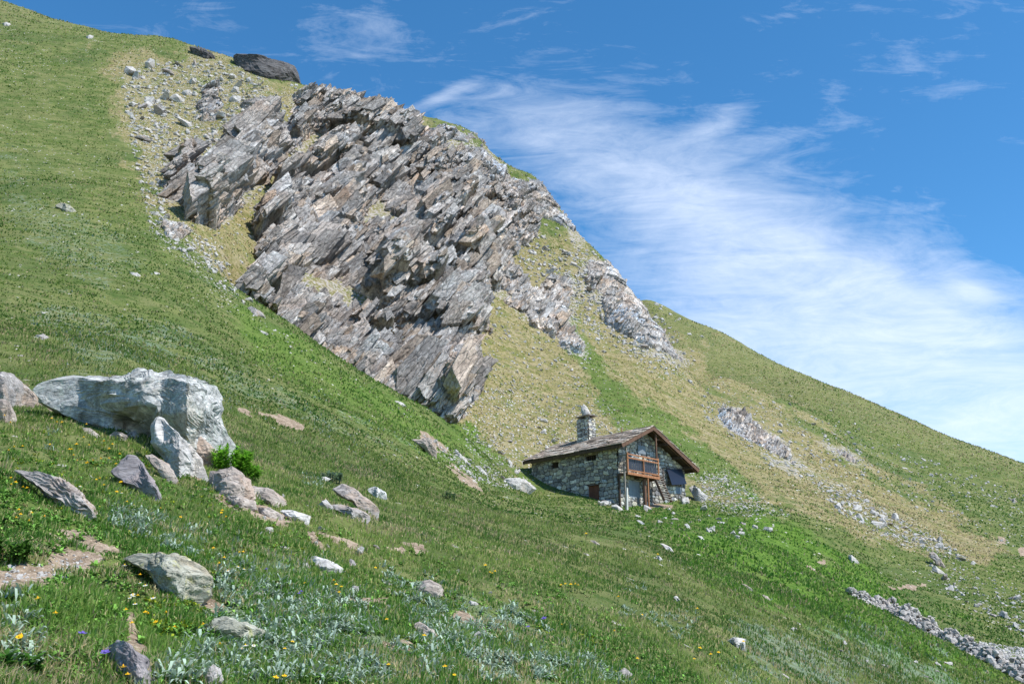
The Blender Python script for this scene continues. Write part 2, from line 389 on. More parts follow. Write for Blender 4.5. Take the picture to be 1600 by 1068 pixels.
def ground_mat():
    m, T = new_mat('alpine meadow ground')
    a1 = T.node('ShaderNodeAttribute', attribute_name='zones'); s1 = T.node('ShaderNodeSeparateColor'); T.put(s1.inputs[0], a1.outputs['Color'])
    a2 = T.node('ShaderNodeAttribute', attribute_name='zones_b'); s2 = T.node('ShaderNodeSeparateColor'); T.put(s2.inputs[0], a2.outputs['Color'])
    dry, rocky, soil = s1.outputs[0], s1.outputs[1], s1.outputs[2]
    lush, silver, scree = s2.outputs[0], s2.outputs[1], s2.outputs[2]
    tc = T.node('ShaderNodeTexCoord').outputs['Object']
    n_big = T.noise(tc, .10, 5, .6); n_m = T.noise(tc, .55, 6, .62); n_s = T.noise(tc, 2.6, 6, .66); n_f = T.noise(tc, 12, 4, .7)
    streak = T.noise(T.mapping(tc, rot=(0, 0, R(24)), scale=(.35, 1.0, 1.0)), 1.1, 6, .68, .5)
    g = T.mix(T.ramp(n_m, .33, .67), (.066, .108, .026), (.140, .170, .052))
    g = T.mix(T.math('MULTIPLY', T.ramp(streak, .42, .62), .55), g, (.22, .215, .095))
    g = T.mix(T.math('MULTIPLY', T.ramp(n_big, .50, .62), .5), g, (.060, .105, .030))
    g = T.mix(T.math('MULTIPLY', T.ramp(T.noise(T.mapping(tc, rot=(0, 0, R(-20)), scale=(.22, .9, .6)), .35, 5, .6), .54, .66), .35), g, (.18, .175, .075))
    g = T.mix(lush, g, T.mix(T.ramp(n_s, .35, .65), (.060, .130, .016), (.130, .215, .036)))
    d = T.mix(T.ramp(n_s, .38, .62), (.150, .145, .045), (.29, .245, .125))
    d = T.mix(T.math('MULTIPLY', T.ramp(streak, .46, .62), .6), d, (.37, .31, .20))
    d = T.mix(T.math('MULTIPLY', T.ramp(n_m, .50, .62), .65), d, (.115, .145, .035))
    d = T.mix(T.math('MULTIPLY', T.ramp(T.noise(tc, .9, 6, .7), .56, .66), .6), d, (.20, .165, .12))
    c = T.mix(T.ramp(T.math('ADD', dry, T.math('MULTIPLY', T.math('SUBTRACT', n_s, .5), 1.1)), .25, .75), g, d)
    c = T.mix(T.math('MULTIPLY', T.ramp(T.math('ADD', silver, T.math('MULTIPLY', T.math('SUBTRACT', n_s, .5), 1.4)), .45, .9), .55), c, (.25, .31, .26))
    so_ = T.mix(T.ramp(T.math('ADD', T.math('MULTIPLY', n_s, .5), T.math('MULTIPLY', n_f, .5)), .36, .64), (.165, .12, .08), (.43, .335, .25))
    so_ = T.mix(T.ramp(T.noise(tc, 38, 3, .6), .60, .68), so_, (.62, .54, .46))
    c = T.mix(T.ramp(T.math('ADD', soil, T.math('MULTIPLY', T.math('SUBTRACT', n_s, .5), 1.2)), .45, .62), c, so_)
    rk = T.mix(n_s, (.26, .235, .22), (.48, .45, .43))
    c = T.mix(T.ramp(T.math('ADD', rocky, T.math('MULTIPLY', T.math('SUBTRACT', n_s, .5), 1.5)), .55, .75), c, rk)
    # loose stones, cell by cell
    vd = T.vor(T.mapping(tc, scale=(1, 1, 1.4)), 3.2, 'F1'); vc = T.vor(T.mapping(tc, scale=(1, 1, 1.4)), 3.2, 'F1', 'Color')
    sc_ = T.node('ShaderNodeSeparateColor'); T.put(sc_.inputs[0], vc)
    amt = T.math('ADD', scree, T.math('MULTIPLY', T.math('SUBTRACT', n_m, .5), 1.2))
    on = T.math('MULTIPLY', T.math('LESS_THAN', sc_.outputs[0], amt), T.ramp(vd, .42, .30))
    st = T.mix(sc_.outputs[1], (.34, .31, .29), (.66, .63, .60))
    c = T.mix(on, c, st)
    # dark specks where the fine noise runs low
    c = T.mix(T.math('MULTIPLY', T.ramp(n_f, .42, .28), .35), c, (.05, .05, .02))
    h = T.math('ADD', T.math('MULTIPLY', n_s, .6), T.math('ADD', T.math('MULTIPLY', n_f, .25), T.math('ADD', T.math('MULTIPLY', on, .25), T.math('MULTIPLY', streak, .5))))
    finish(T, c, .95, h, 1.0, .22, .1)
    return m
M['rubble'] = rock_mat('weathered rubble', (.54, .51, .48), (.31, .29, .27), (.50, .41, .34), (.74, .72, .69), .6, .5, scale=3.0, bd=.03, crack=.15)
M['ground'] = ground_mat()
# ------------------------------------------------------------------ ground zones (where grass, dry grass, soil and scree lie)
def cl(a): return np.clip(a, 0, 1)
ROCKZ = [
 [(445,215),(455,160),(480,140),(545,142),(560,165),(580,158),(605,172),(640,215),(655,240),(690,255),(700,300),(745,330),(770,370),(795,410),(790,440),(765,460),(762,530),(742,560),(752,600),(722,655),(690,665),(600,620),(450,530),(360,468),(400,420),(395,360),(430,290),(470,260)],
 [(655,200),(690,190),(740,208),(800,262),(815,330),(850,352),(835,378),(780,392),(720,330),(690,255),(640,215)],
 [(795,264),(822,276),(852,276),(905,352),(917,380),(902,388),(866,346),(848,350),(842,385),(795,398),(772,335)],
 [(912,398),(950,404),(1000,470),(1040,512),(1074,565),(1066,576),(1040,562),(1000,545),(955,520),(925,465),(912,440)],
 [(256,302),(272,260),(330,250),(350,220),(400,178),(432,188),(452,238),(418,290),(382,312),(345,354),(300,358),(288,322)],
 [(1108,628),(1160,642),(1200,675),(1256,728),(1244,740),(1180,700),(1128,668)],
 [(780,392),(835,450),(850,432),(895,432),(905,478),(890,492),(914,545),(902,556),(862,530),(820,500),(785,468),(765,450),(775,420)],
 [(1288,694),(1330,705),(1356,736),(1322,728)]]
def zones(x, y, z):
    px, py = project(x, y, z)
    r = np.hypot(x, y)
    th = np.arctan2(x, y); lr = np.log(r+.1)
    nn = fbm2(th*26+3, lr*17, 6, 71, .68); nb = fbm2(th*7, lr*5+2, 3, 91)
    w = 18*nn
    beyond = sstep(84, 92, r)
    # dry, tawny grass of the far slope
    dz = poly_sdf(px, py, [(170,95),(300,60),(480,120),(640,160),(760,205),(930,380),(1010,470),(1085,540),(1150,590),(1300,690),(1420,760),(1560,840),(1500,880),(1350,840),(1180,800),(1060,790),(800,770),(740,700),(680,640),(340,470),(240,330),(180,220)])+w*2
    dry = sstep(-30, 30, dz)*.72*beyond
    dry = np.maximum(dry, sstep(-10, 16, 26-line_dist(px, py, [(1240,690),(1400,790),(1530,860)])+w)*.9*beyond)
    dry = np.maximum(dry, .42*sstep(150, 210, r))
    dry = np.maximum(dry, cl(.30+.4*nb)*sstep(100, 60, px-700)*0)
    gr = sstep(-8, 14, poly_sdf(px, py, [(880,490),(930,560),(1010,620),(1120,690),(1200,770),(1120,770),(1030,720),(960,650),(890,570)])+w)
    dry = dry*(1-.75*gr)
    gr2 = sstep(-10, 14, poly_sdf(px, py, [(700,655),(760,690),(800,735),(850,760),(790,775),(720,720)])+w)
    dry = dry*(1-.8*gr2*beyond)
    left = sstep(420, 150, px)*sstep(0.2, 1.0, nb+.3)*sstep(520, 300, py)
    dry = np.maximum(dry, .16*left)
    # bright lush grass
    lush = sstep(-30, 20, poly_sdf(px, py, [(1080,795),(1200,800),(1330,900),(1480,1000),(1600,1068),(1500,1068),(1350,1000),(1200,940),(1100,880),(1020,800)])+w*2)
    lush = np.maximum(lush, .75*sstep(16, 6, r)*sstep(-.5, .5, nb+.2))
    lush = np.maximum(lush, .9*gr2*beyond+.30*gr)
    lush = np.maximum(lush, .6*sstep(-20, 20, poly_sdf(px, py, [(380,480),(720,670),(760,730),(640,700),(400,560)])+w))
    # rock-strewn ground
    rocky = np.zeros_like(px)
    for P in ROCKZ: rocky = np.maximum(rocky, sstep(-14, 8, poly_sdf(px, py, P)+w*.6))
    rocky = rocky*beyond*.62
    scree = np.zeros_like(px)
    for P, a in (([(190,120),(300,90),(390,110),(450,160),(420,200),(300,270),(250,330),(330,380),(360,470),(250,370),(215,230)], .55),
                 ([(730,640),(800,600),(900,640),(960,680),(880,740),(780,740),(730,700)], .34),
                 ([(1085,740),(1130,740),(1230,800),(1150,805),(1090,780)], .62),
                 ([(1250,735),(1330,765),(1480,850),(1440,860),(1330,800)], .5),
                 ([(660,680),(800,745),(800,770),(740,750)], .5),
                 ([(900,400),(930,470),(1000,545),(1070,590),(1000,570),(910,500),(850,440)], .34),
                 ([(1400,850),(1600,930),(1600,1000),(1450,900)], .2),
                 ([(1530,1005),(1600,1010),(1600,1045),(1560,1040)], 1.2)):
        scree = np.maximum(scree, a*sstep(-16, 12, poly_sdf(px, py, P)+w))
    scree = np.maximum(scree*sstep(45, 60, r), .10*beyond*sstep(-.2, .8, nn))
    soil = np.zeros_like(px)
    for L, wd in (([(0,905),(70,890),(140,868)], 30), ([(340,765),(440,808)], 9), ([(1000,791),(1050,789)], 1), ([(590,855),(650,862)], 7), ([(530,940),(600,935)], 5),
                  ([(600,1010),(640,1020)], 9), ([(300,745),(370,770)], 6), ([(60,625),(110,640)], 9), ([(230,700),(300,740)], 7),
                  ([(1375,922),(1445,914)], 2), ([(1545,862),(1565,845)], 5), ([(1262,885),(1285,880)], 2), ([(375,640),(420,648),(470,665)], 2.6),
                  ([(660,690),(745,755)], 7), ([(480,810),(500,860)], 4), ([(0,985),(50,985)], 2), ([(200,960),(220,1060)], 9),
                  ([(270,895),(345,960)], 7), ([(720,960),(760,990)], 7), ([(1585,880),(1600,862)], 4), ([(500,830),(560,850)], 5)):
        soil = np.maximum(soil, sstep(wd*1.5, wd*.5, line_dist(px, py, L)+(.25+.022*wd)*1.3*w))
    soil = np.maximum(soil, .35*sstep(.7, 1.3, fbm2(x/1.6, y/1.6, 3, 7))*sstep(30, 15, r))
    soil = np.maximum(soil, .22*beyond*sstep(-20, 20, dz))
    silver = np.zeros_like(px)
    for P, a in (([(330,870),(470,880),(600,960),(640,1068),(240,1068),(330,980)], .8), ([(640,930),(820,960),(1000,1068),(640,1068)], .6),
                 ([(0,230),(60,300),(220,400),(160,460),(0,360)], .55), ([(60,470),(250,500),(420,600),(640,700),(560,700),(300,590),(120,560)], .6),
                 ([(1160,970),(1400,1000),(1560,1068),(1150,1068)], .75), ([(180,780),(330,830),(300,860),(170,820)], .6),
                 ([(1340,990),(1500,1050),(1470,1060),(1330,1010)], .7)):
        silver = np.maximum(silver, a*sstep(-25, 20, poly_sdf(px, py, P)+w*1.6))
    return dry, rocky, soil, lush, silver, scree

def build_ground():
    th = np.concatenate([np.linspace(-math.pi, -.80, 40)[:-1], np.linspace(-.80, -.56, 60)[:-1], np.linspace(-.56, .56, 1150), np.linspace(.56, .80, 60)[1:], np.linspace(.80, math.pi, 40)[1:]])
    lr = np.concatenate([np.linspace(math.log(.25), math.log(3), 50)[:-1], np.linspace(math.log(3), math.log(270), 860), np.linspace(math.log(270), math.log(520), 60)[1:]])
    T_, L_ = np.meshgrid(th, lr, indexing='ij'); r = np.exp(L_)
    x = r*np.sin(T_); y = r*np.cos(T_)
    z = zterr(x, y)
    dry, rocky, soil, lush, silver, scree = zones(x, y, z)
    V = np.stack([x, y, z], -1).reshape(-1, 3)
    n, m = x.shape
    idx = np.arange(n*m).reshape(n, m)
    F = np.stack([idx[:-1, :-1], idx[:-1, 1:], idx[1:, 1:], idx[1:, :-1]], -1).reshape(-1, 4)[:, ::-1]
    za = np.stack([dry, rocky, soil], -1).reshape(-1, 3); zb = np.stack([lush, silver, scree], -1).reshape(-1, 3)
    o = npmesh('ground', V, F, M['ground'], attrs={'zones': za, 'zones_b': zb})
    tag(o, 'steep alpine meadow hillside of green and tawny grass', None, None, 'structure')
build_ground()
# ------------------------------------------------------------------ rock outcrops: tilted, broken strata
def unit(v): v = np.array(v, float); return v/np.linalg.norm(v)
E1 = unit((.50, .35, .79)); NB = unit((-.80, -.20, .595)); NB = unit(NB-E1*NB.dot(E1)); E2 = np.cross(E1, NB)
def strata(P, seed, sc_=1.0, e1=E1, nb=NB):
    e2 = np.cross(e1, nb)
    x, y, z = P[..., 0], P[..., 1], P[..., 2]
    wx = fbm3(x/22, y/22, z/22, 2, seed+50)*3.0; w2 = fbm3(x/4, y/4, z/4, 2, seed+60)*.25
    a = x*e1[0]+y*e1[1]+z*e1[2]+wx; b = x*e2[0]+y*e2[1]+z*e2[2]+fbm3(x/9, y/9, z/9, 2, seed+70)*1.5; t = x*nb[0]+y*nb[1]+z*nb[2]+wx*.8+w2
    D = 0; tone = 1.0
    for o, (T, L, Wd, amp) in enumerate(((7.0, 13, 9, 2.9), (2.6, 4.6, 4.2, 1.35), (1.0, 1.9, 1.7, .50), (.42, .9, .8, .17))):
        T, L, Wd, amp = T*sc_, L*sc_, Wd*sc_, amp*sc_
        tt = t/T+.35*noise3(x/(T*3), y/(T*3), z/(T*3), seed+o)
        i = np.floor(tt); f = tt-i; zz = np.zeros_like(i)
        r1 = hsh(i.astype(np.int64), zz.astype(np.int64), zz.astype(np.int64), seed+o*7)
        aa = a/L+r1*5.3; j = np.floor(aa)
        r2 = hsh(i.astype(np.int64), j.astype(np.int64), zz.astype(np.int64), seed+o*7+1)
        bb = b/Wd+r2*3.7; k = np.floor(bb)
        h = hsh(i.astype(np.int64), j.astype(np.int64), k.astype(np.int64), seed+o*7+2)
        g1 = hsh(i.astype(np.int64), j.astype(np.int64), k.astype(np.int64), seed+o*7+3)-.5
        g2 = hsh(i.astype(np.int64), j.astype(np.int64), k.astype(np.int64), seed+o*7+4)-.5
        fa = aa-j-.5; fb = bb-k-.5
        D = D+amp*((h-.5)*1.35+(.5-f)*(.85 if o < 2 else .55)+fa*(g1*1.5-.25)+fb*g2*1.3)
        if o < 3: tone = tone*(1+((.34, .32, .24)[o])*(h-.5)*2)[..., None]*(1+(g2[..., None]*(.18, 0, -.20) if o < 2 else 0))
        # open joints
        if o < 3:
            e = np.minimum(np.minimum(f, 1-f)*T, np.minimum(.5-np.abs(fa), 1)*L)
            D = D-amp*.30*sstep(.22*sc_, .0, e)
    D = D+.30*fbm3(x/2.2, y/2.2, z/2.2, 4, seed+90, .6)
    return D, tone
def outcrop(name, label, polys, rr, N=(.30, -.78, .55), seed=1, sc_=1.0, lift=1.0, mat='crag', cat='rock outcrop', dens=1.0, margin=10, gap=None, blk=1.0, bsz=1.0, wob=9, e1=E1, nb=NB, shape=None):
    allp = [p for P in polys for p in P]
    xs = [p[0] for p in allp]
    c0 = pix_cs(min(xs)-margin-10, 300)[0]; c1 = pix_cs(max(xs)+margin+10, 300)[0]
    ncol = int((max(xs)-min(xs)+2*margin)*dens); nrow = int(900*dens*math.log(rr[1]/rr[0])/math.log(178/92)*1.0)
    th = np.linspace(math.atan(c0)-.01, math.atan(c1)+.01, ncol); lr = np.linspace(math.log(rr[0]), math.log(rr[1]), nrow)
    T_, L_ = np.meshgrid(th, lr, indexing='ij'); r = np.exp(L_); x = r*np.sin(T_); y = r*np.cos(T_)
    z = zbase(x, y)
    px, py = project(x, y, z)
    sd_ = np.full(px.shape, -1e9)
    for P in polys: sd_ = np.maximum(sd_, poly_sdf(px, py, P))
    if gap is not None:
        for P, w in gap: sd_ = np.minimum(sd_, line_dist(px, py, P)-w)
    sd_ = sd_+wob*fbm3(x/3.5, y/3.5, z/3.5, 4, seed+33)
    P3 = np.stack([x, y, z], -1)
    D, tone = strata(P3, seed, sc_, e1, nb); D = D*lift*.95+1.7*lift
    if shape is not None: D = D+shape(px, py)
    D = np.where(D < .9, .9-.35*(.9-D), D)
    sky_ = sstep(4, 60, line_dist(px, py, [q[:2] for q in RIDGE]))
    D = D*(.42+.58*sky_)
    mk = sstep(-5, 9, sd_)
    D = D*mk*sstep(-6, 34, sd_)**.42-(1-mk)*2.2
    N = unit(N)
    Q = P3+N*D[..., None]
    keep = sd_ > -margin
    kf = keep[:-1, :-1] & keep[1:, :-1] & keep[:-1, 1:] & keep[1:, 1:]
    idx = np.arange(x.size).reshape(x.shape)
    F = np.stack([idx[:-1, :-1], idx[:-1, 1:], idx[1:, 1:], idx[1:, :-1]], -1)[kf][:, ::-1]
    F = np.concatenate([F[:, [0, 1, 2]], F[:, [0, 2, 3]]])
    used = np.unique(F); remap = np.full(x.size, -1); remap[used] = np.arange(len(used))
    VV = [Q.reshape(-1, 3)[used]]; FF = [remap[F]]; TT_ = [np.broadcast_to(tone, Q.shape).reshape(-1, 3)[used]]; nv = len(used)
    # blocks broken along bedding and joints, set into the face
    rg = np.random.RandomState(seed); ins = np.argwhere(sd_ > 3)
    area = len(ins)/dens**2/1.0e4
    for cnt, s0, s1, lim in ((14, 2.4, 4.0, 20), (90, 1.25, 2.4, 12), (460, .55, 1.25, 6), (1100, .25, .6, 1)):
        for q in range(int(cnt*area*blk)):
            i, j = ins[rg.randint(len(ins))]
            if sd_[i, j] < lim: continue
            s = rg.uniform(s0, s1)*sc_*bsz*(.45+.55*sky_[i, j])
            V0, F0 = BLK[rg.randint(len(BLK))] if s > 1.2*1 else BLS[rg.randint(len(BLS))]
            f = np.stack([e1, np.cross(e1, nb), nb]); jit = rg.normal(size=(3, 3))*.085; f = f+jit
            f = f/np.linalg.norm(f, axis=1)[:, None]
            p = Q[i, j]-N*s*rg.uniform(.0, .28)
            vv = (V0*s*np.array((rg.uniform(1.15, 2.0), rg.uniform(.65, 1.05), rg.uniform(.42, .80)))*(.85 if s > 1.2 else .8))@f+p
            VV.append(vv); FF.append(F0+nv); nv += len(vv)
            tn = rg.choice([rg.uniform(.5, .9), rg.uniform(.9, 1.35)]); wm = rg.choice([-.02, 0, .02, .05, .14])
            TT_.append(np.tile(np.array((tn*(1+wm), tn, tn*(1-wm))), (len(vv), 1)))
    o = npmesh(name, np.concatenate(VV), np.concatenate(FF), M[mat], smooth=False, attrs={'tone': np.concatenate(TT_)})
    tag(o, label, cat)
    return o
def block(seed, cuts):
    rg = np.random.RandomState(seed); bm = bmesh.new()
    for sx in (-1, 1):
        for sy in (-1, 1):
            for sz in (-1, 1):
                p = np.array((sx, sy, sz), float)*.5*(1+rg.normal(size=3)*.13)
                p[0] += .18*sz*rg.normal(); bm.verts.new(p)
    for k in range(5):
        bm.verts.new(np.array(rg.uniform(-.55, .55, 3)))
    bmesh.ops.convex_hull(bm, input=bm.verts)
    bmesh.ops.delete(bm, geom=[v for v in bm.verts if not v.link_faces], context='VERTS')
    bmesh.ops.triangulate(bm, faces=bm.faces)
    for k in range(cuts):
        bmesh.ops.subdivide_edges(bm, edges=[e for e in bm.edges if e.calc_length() > .12], cuts=1, use_grid_fill=False)
        bmesh.ops.triangulate(bm, faces=bm.faces)
    bm.verts.ensure_lookup_table(); bm.verts.index_update()
    V = np.array([v.co[:] for v in bm.verts]); F = np.array([[v.index for v in f.verts] for f in bm.faces]); bm.free()
    if cuts:
        d = V/(np.linalg.norm(V, axis=1)[:, None]+1e-6)
        lay = np.abs((V[:, 2]*(4+seed % 3)+.25*fbm3(V[:, 0]*2, V[:, 1]*2, V[:, 2]*2, 2, seed)) % 1-.5)-.25
        V = V+d*((fbm3(V[:, 0]*3+seed, V[:, 1]*3, V[:, 2]*5, 4, seed, .6)*.045+lay*.07)[:, None])
    return V, F[:, [0, 1, 2, 2]][:, :3]
BLK = [block(300+i, 4) for i in range(10)]; BLS = [block(340+i, 1) for i in range(12)]
def ridge_shape(lst):
    def f(px, py):
        d = 0
        for pts, w, h in lst: d = d+h*np.exp(-(line_dist(px, py, pts)/w)**2)
        return d
    return f
MAIN_SHAPE = ridge_shape([
 ([(575,165),(640,235),(705,335),(760,420)], 26, 4.0), ([(610,235),(640,300),(660,350)], 20, -1.5), ([(690,270),(745,345)], 16, 2.5),
 ([(480,150),(540,200)], 24, 2.5), ([(530,250),(545,340)], 26, 3.0), ([(440,300),(400,400)], 30, 2.5), ([(590,330),(560,420),(520,455)], 15, -1.8),
 ([(610,415),(590,480)], 24, 4.5), ([(650,430),(700,520)], 30, 3.0), ([(525,400),(500,470)], 14, -1.5), ([(600,500),(620,540)], 12, -1.2),
 ([(740,470),(755,530)], 16, 2.5), ([(715,460),(735,560)], 9, -1.5), ([(640,560),(700,640)], 24, 2.0), ([(455,470),(440,500)], 9, -1.5),
 ([(545,480),(520,530)], 8, -1.2), ([(660,350),(730,440),(800,480)], 14, 2.0), ([(780,430),(880,530)], 18, 1.2)])
outcrop('rocky_crag', 'largest grey crag of tilted broken strata above the hut', [ROCKZ[0]], (88, 178), seed=11, shape=MAIN_SHAPE,
        gap=[([(475,452),(520,462),(562,482)], 15), ([(640,378),(690,425)], 10), ([(500,215),(470,240),(440,290)], 6), ([(590,335),(640,372)], 7), ([(430,285),(450,262),(470,235)], 4), ([(592,508),(614,538)], 9),
             ([(762,455),(765,560)], 5), ([(770,455),(850,530)], 3), ([(570,350),(560,372)], 4)])
outcrop('rocky_crag', 'grey crag shoulder along the skyline right of the summit rocks', [ROCKZ[1]], (128, 180), seed=23, sc_=.8, lift=.8, gap=[([(700,240),(745,225)], 5), ([(790,330),(835,372)], 5)])
outcrop('rocky_crag', 'pale ribbed outcrop descending to a grassy gully right of the main crag', [ROCKZ[6]], (100, 165), seed=103, sc_=.6, lift=.55, mat='crag_pale', wob=10)
outcrop('rocky_crag', 'broken ribs of rock stepping down the skyline on the right', [ROCKZ[2]], (132, 182), seed=31, sc_=.7, lift=.8)
outcrop('rocky_crag', 'pale crag at the right end of the skyline rocks', [ROCKZ[3]], (120, 172), seed=43, sc_=.62, lift=.75, mat='crag_pale')
outcrop('rocky_crag', 'brown and grey crag of leaning slabs at the left edge of the rocks', [ROCKZ[4]], (92, 160), seed=57, sc_=1.25, lift=.85,
        shape=ridge_shape([([(420,190),(400,230)], 20, 2), ([(410,240),(330,340)], 24, 4), ([(290,270),(360,235)], 16, 2.5), ([(345,262),(275,320)], 7, -3)]))
outcrop('rocky_crag', 'low grey rib of rock on the slope right of the hut', [ROCKZ[5]], (92, 150), seed=63, sc_=.55, lift=.55, mat='crag_pale', wob=6)
outcrop('rocky_crag', 'small outcrop farthest right on the green slope', [ROCKZ[7]], (100, 165), seed=71, sc_=.5, lift=.5, mat='crag_pale', wob=5)
outcrop('rocky_crag', 'small jagged outcrop among the scree high on the left', [[(300,165),(318,138),(345,130),(352,160),(340,190),(312,195)]], (120, 175), seed=83, sc_=.6, lift=.8, wob=6)
outcrop('rocky_crag', 'low heap of broken ledges beside the left end of the crags', [[(372,165),(390,150),(412,148),(425,165),(418,185),(385,182)]], (120, 175), seed=89, sc_=.5, lift=.6, wob=6)
outcrop('rocky_crag', 'low broken ledge in the grass below the left slabs', [[(240,352),(255,343),(275,350),(300,362),(290,385),(258,378)]], (80, 130), seed=97, sc_=.4, lift=.4, wob=6, mat='crag_pale')
# ------------------------------------------------------------------ single boulders and stones
def sphere_grid(sub):
    bm = bmesh.new(); bmesh.ops.create_icosphere(bm, subdivisions=sub, radius=1)
    bm.verts.ensure_lookup_table()
    V = np.array([v.co[:] for v in bm.verts]); F = np.array([[v.index for v in f.verts] for f in bm.faces]); bm.free()
    return V, F
ICO = {k: sphere_grid(k) for k in (1, 2, 3, 4, 5, 6)}
def traced_rock(name, label, outl, mat, T=None, lean=.35, sub=4, seed=0, cuts=14, rough=1.2, base=None, cat='boulder', layered=0.0, sink=.0, depth=0.0, dents=(), ext=.30, box=.7):
    V, F = ICO[sub]; V = V.copy()
    rng = np.random.RandomState(seed*13+5)
    for i in range(cuts):
        n = unit((rng.uniform(-1, 1), -abs(rng.uniform(.35, 1)), rng.uniform(-.5, 1.0)))
        o = rng.uniform(.50, .82); d = V@n-o; V = V-np.maximum(d, 0)[:, None]*n
    P = np.array(outl, float); cx, cy = P.mean(0)
    area = .5*abs(sum(P[i][0]*P[i-1][1]-P[i-1][0]*P[i][1] for i in range(len(P))))
    if base is None:
        k = int(np.argmax(P[:, 1])); base = (P[k, 0]*.5+cx*.5, P[k, 1]-1)
    hp = hit(*base); Y = hp.y; m = Y/FPX*.98   # metres per pixel
    size = math.sqrt(area)*m
    if T is None: T = size*.42
    xs = np.linspace(P[:, 0].min()+1, P[:, 0].max()-1, 9); yb = []
    for xx in xs:
        cr = [P[i-1][1]+(xx-P[i-1][0])/(P[i][0]-P[i-1][0])*(P[i][1]-P[i-1][1]) for i in range(len(P)) if (P[i-1][0]-xx)*(P[i][0]-xx) < 0]
        yb.append(hit(xx, min(max(cr)-1, base[1]+400)).y if cr else Y)
    yb = np.clip(np.array(yb), Y-size*.7, Y+size*.7)
    # outline radius as seen from the middle
    phi = np.arctan2(V[:, 2], V[:, 0]); rho = np.sqrt(V[:, 0]**2+V[:, 2]**2)
    dx, dy = np.cos(phi), -np.sin(phi)
    Rr = np.full(len(V), .0)
    n = len(P)
    for i in range(n):
        ax, ay = P[i]-(cx, cy); bx, by = P[(i+1) % n]-(cx, cy)
        ex, ey = bx-ax, by-ay
        den = dx*ey-dy*ex
        with np.errstate(divide='ignore', invalid='ignore'):
            t = (ax*ey-ay*ex)/den; s = (ax*dy-ay*dx)/den
        ok = (np.abs(den) > 1e-9) & (t > 0) & (s >= -1e-6) & (s <= 1+1e-6)
        Rr = np.where(ok, np.maximum(Rr, t), Rr)
    Rr = np.maximum(Rr, 1.0)
    px = cx+dx*Rr*rho**box; py = cy+dy*Rr*rho**box
    up = (P[:, 1].max()-py)*m
    rg2 = np.random.RandomState(seed*7+1)
    D = -np.sign(V[:, 1])*np.abs(V[:, 1])**(box*.7); Xn = (px-cx)/(np.ptp(P[:, 0])/2); Zn = (cy-py)/(np.ptp(P[:, 1])/2)
    for i in range(cuts):
        a, b = rg2.uniform(-1.3, 1.3, 2); o_ = rg2.uniform(.55, 1.05)+.25*(abs(a)+abs(b))*.6
        D = np.where(D > 0, np.maximum(np.minimum(D, o_-a*Xn-b*Zn), .0+D*.12), D)
    Yv = np.interp(px, xs, yb)+T*.55+depth-D*T+lean*(up-size*.15)
    for qx, qy, qr, qd in dents:
        Yv = Yv+np.where(V[:, 1] < .1, qd*np.exp(-((px-qx)**2+((py-qy)*1.4)**2)/qr**2), 0)
    u = (px-800)/FPX; v = (534-py)/FPX
    dyy = math.cos(PITCH)-v*math.sin(PITCH)
    W3 = np.stack([u/dyy*Yv, Yv, (math.sin(PITCH)+v*math.cos(PITCH))/dyy*Yv], -1)
    c3 = W3.mean(0)
    nd = W3-c3; nd /= np.linalg.norm(nd, axis=1)[:, None]+1e-9
    q = W3/size
    nz = fbm3(q[:, 0]*3.4+seed, q[:, 1]*3.4, q[:, 2]*3.4, 5, seed, .62)*.05*rough
    # chipped ledges following the bedding
    tb = (q[:, 2]*.9+q[:, 0]*.42+.15*fbm3(q[:, 0]*2, q[:, 1]*2, q[:, 2]*2, 2, seed+3))*(7 if not layered else 11)
    nz = nz+(np.abs(tb % 1-.5)-.25)*(.030+layered*.10)*rough
    W3 = W3+nd*(nz*size)[:, None]
    W3[:, 2] -= sink+ext*size*sstep(.45, .0, up/(P[:, 1].max()-P[:, 1].min())/m)**1.5*sstep(-.9, .2, V[:, 1])
    loc = np.array([c3[0], hp.y, hp.z])
    o = npmesh(name, W3-loc, F, M[mat], smooth=False)
    o.location = loc
    tag(o, label, cat)
    return o
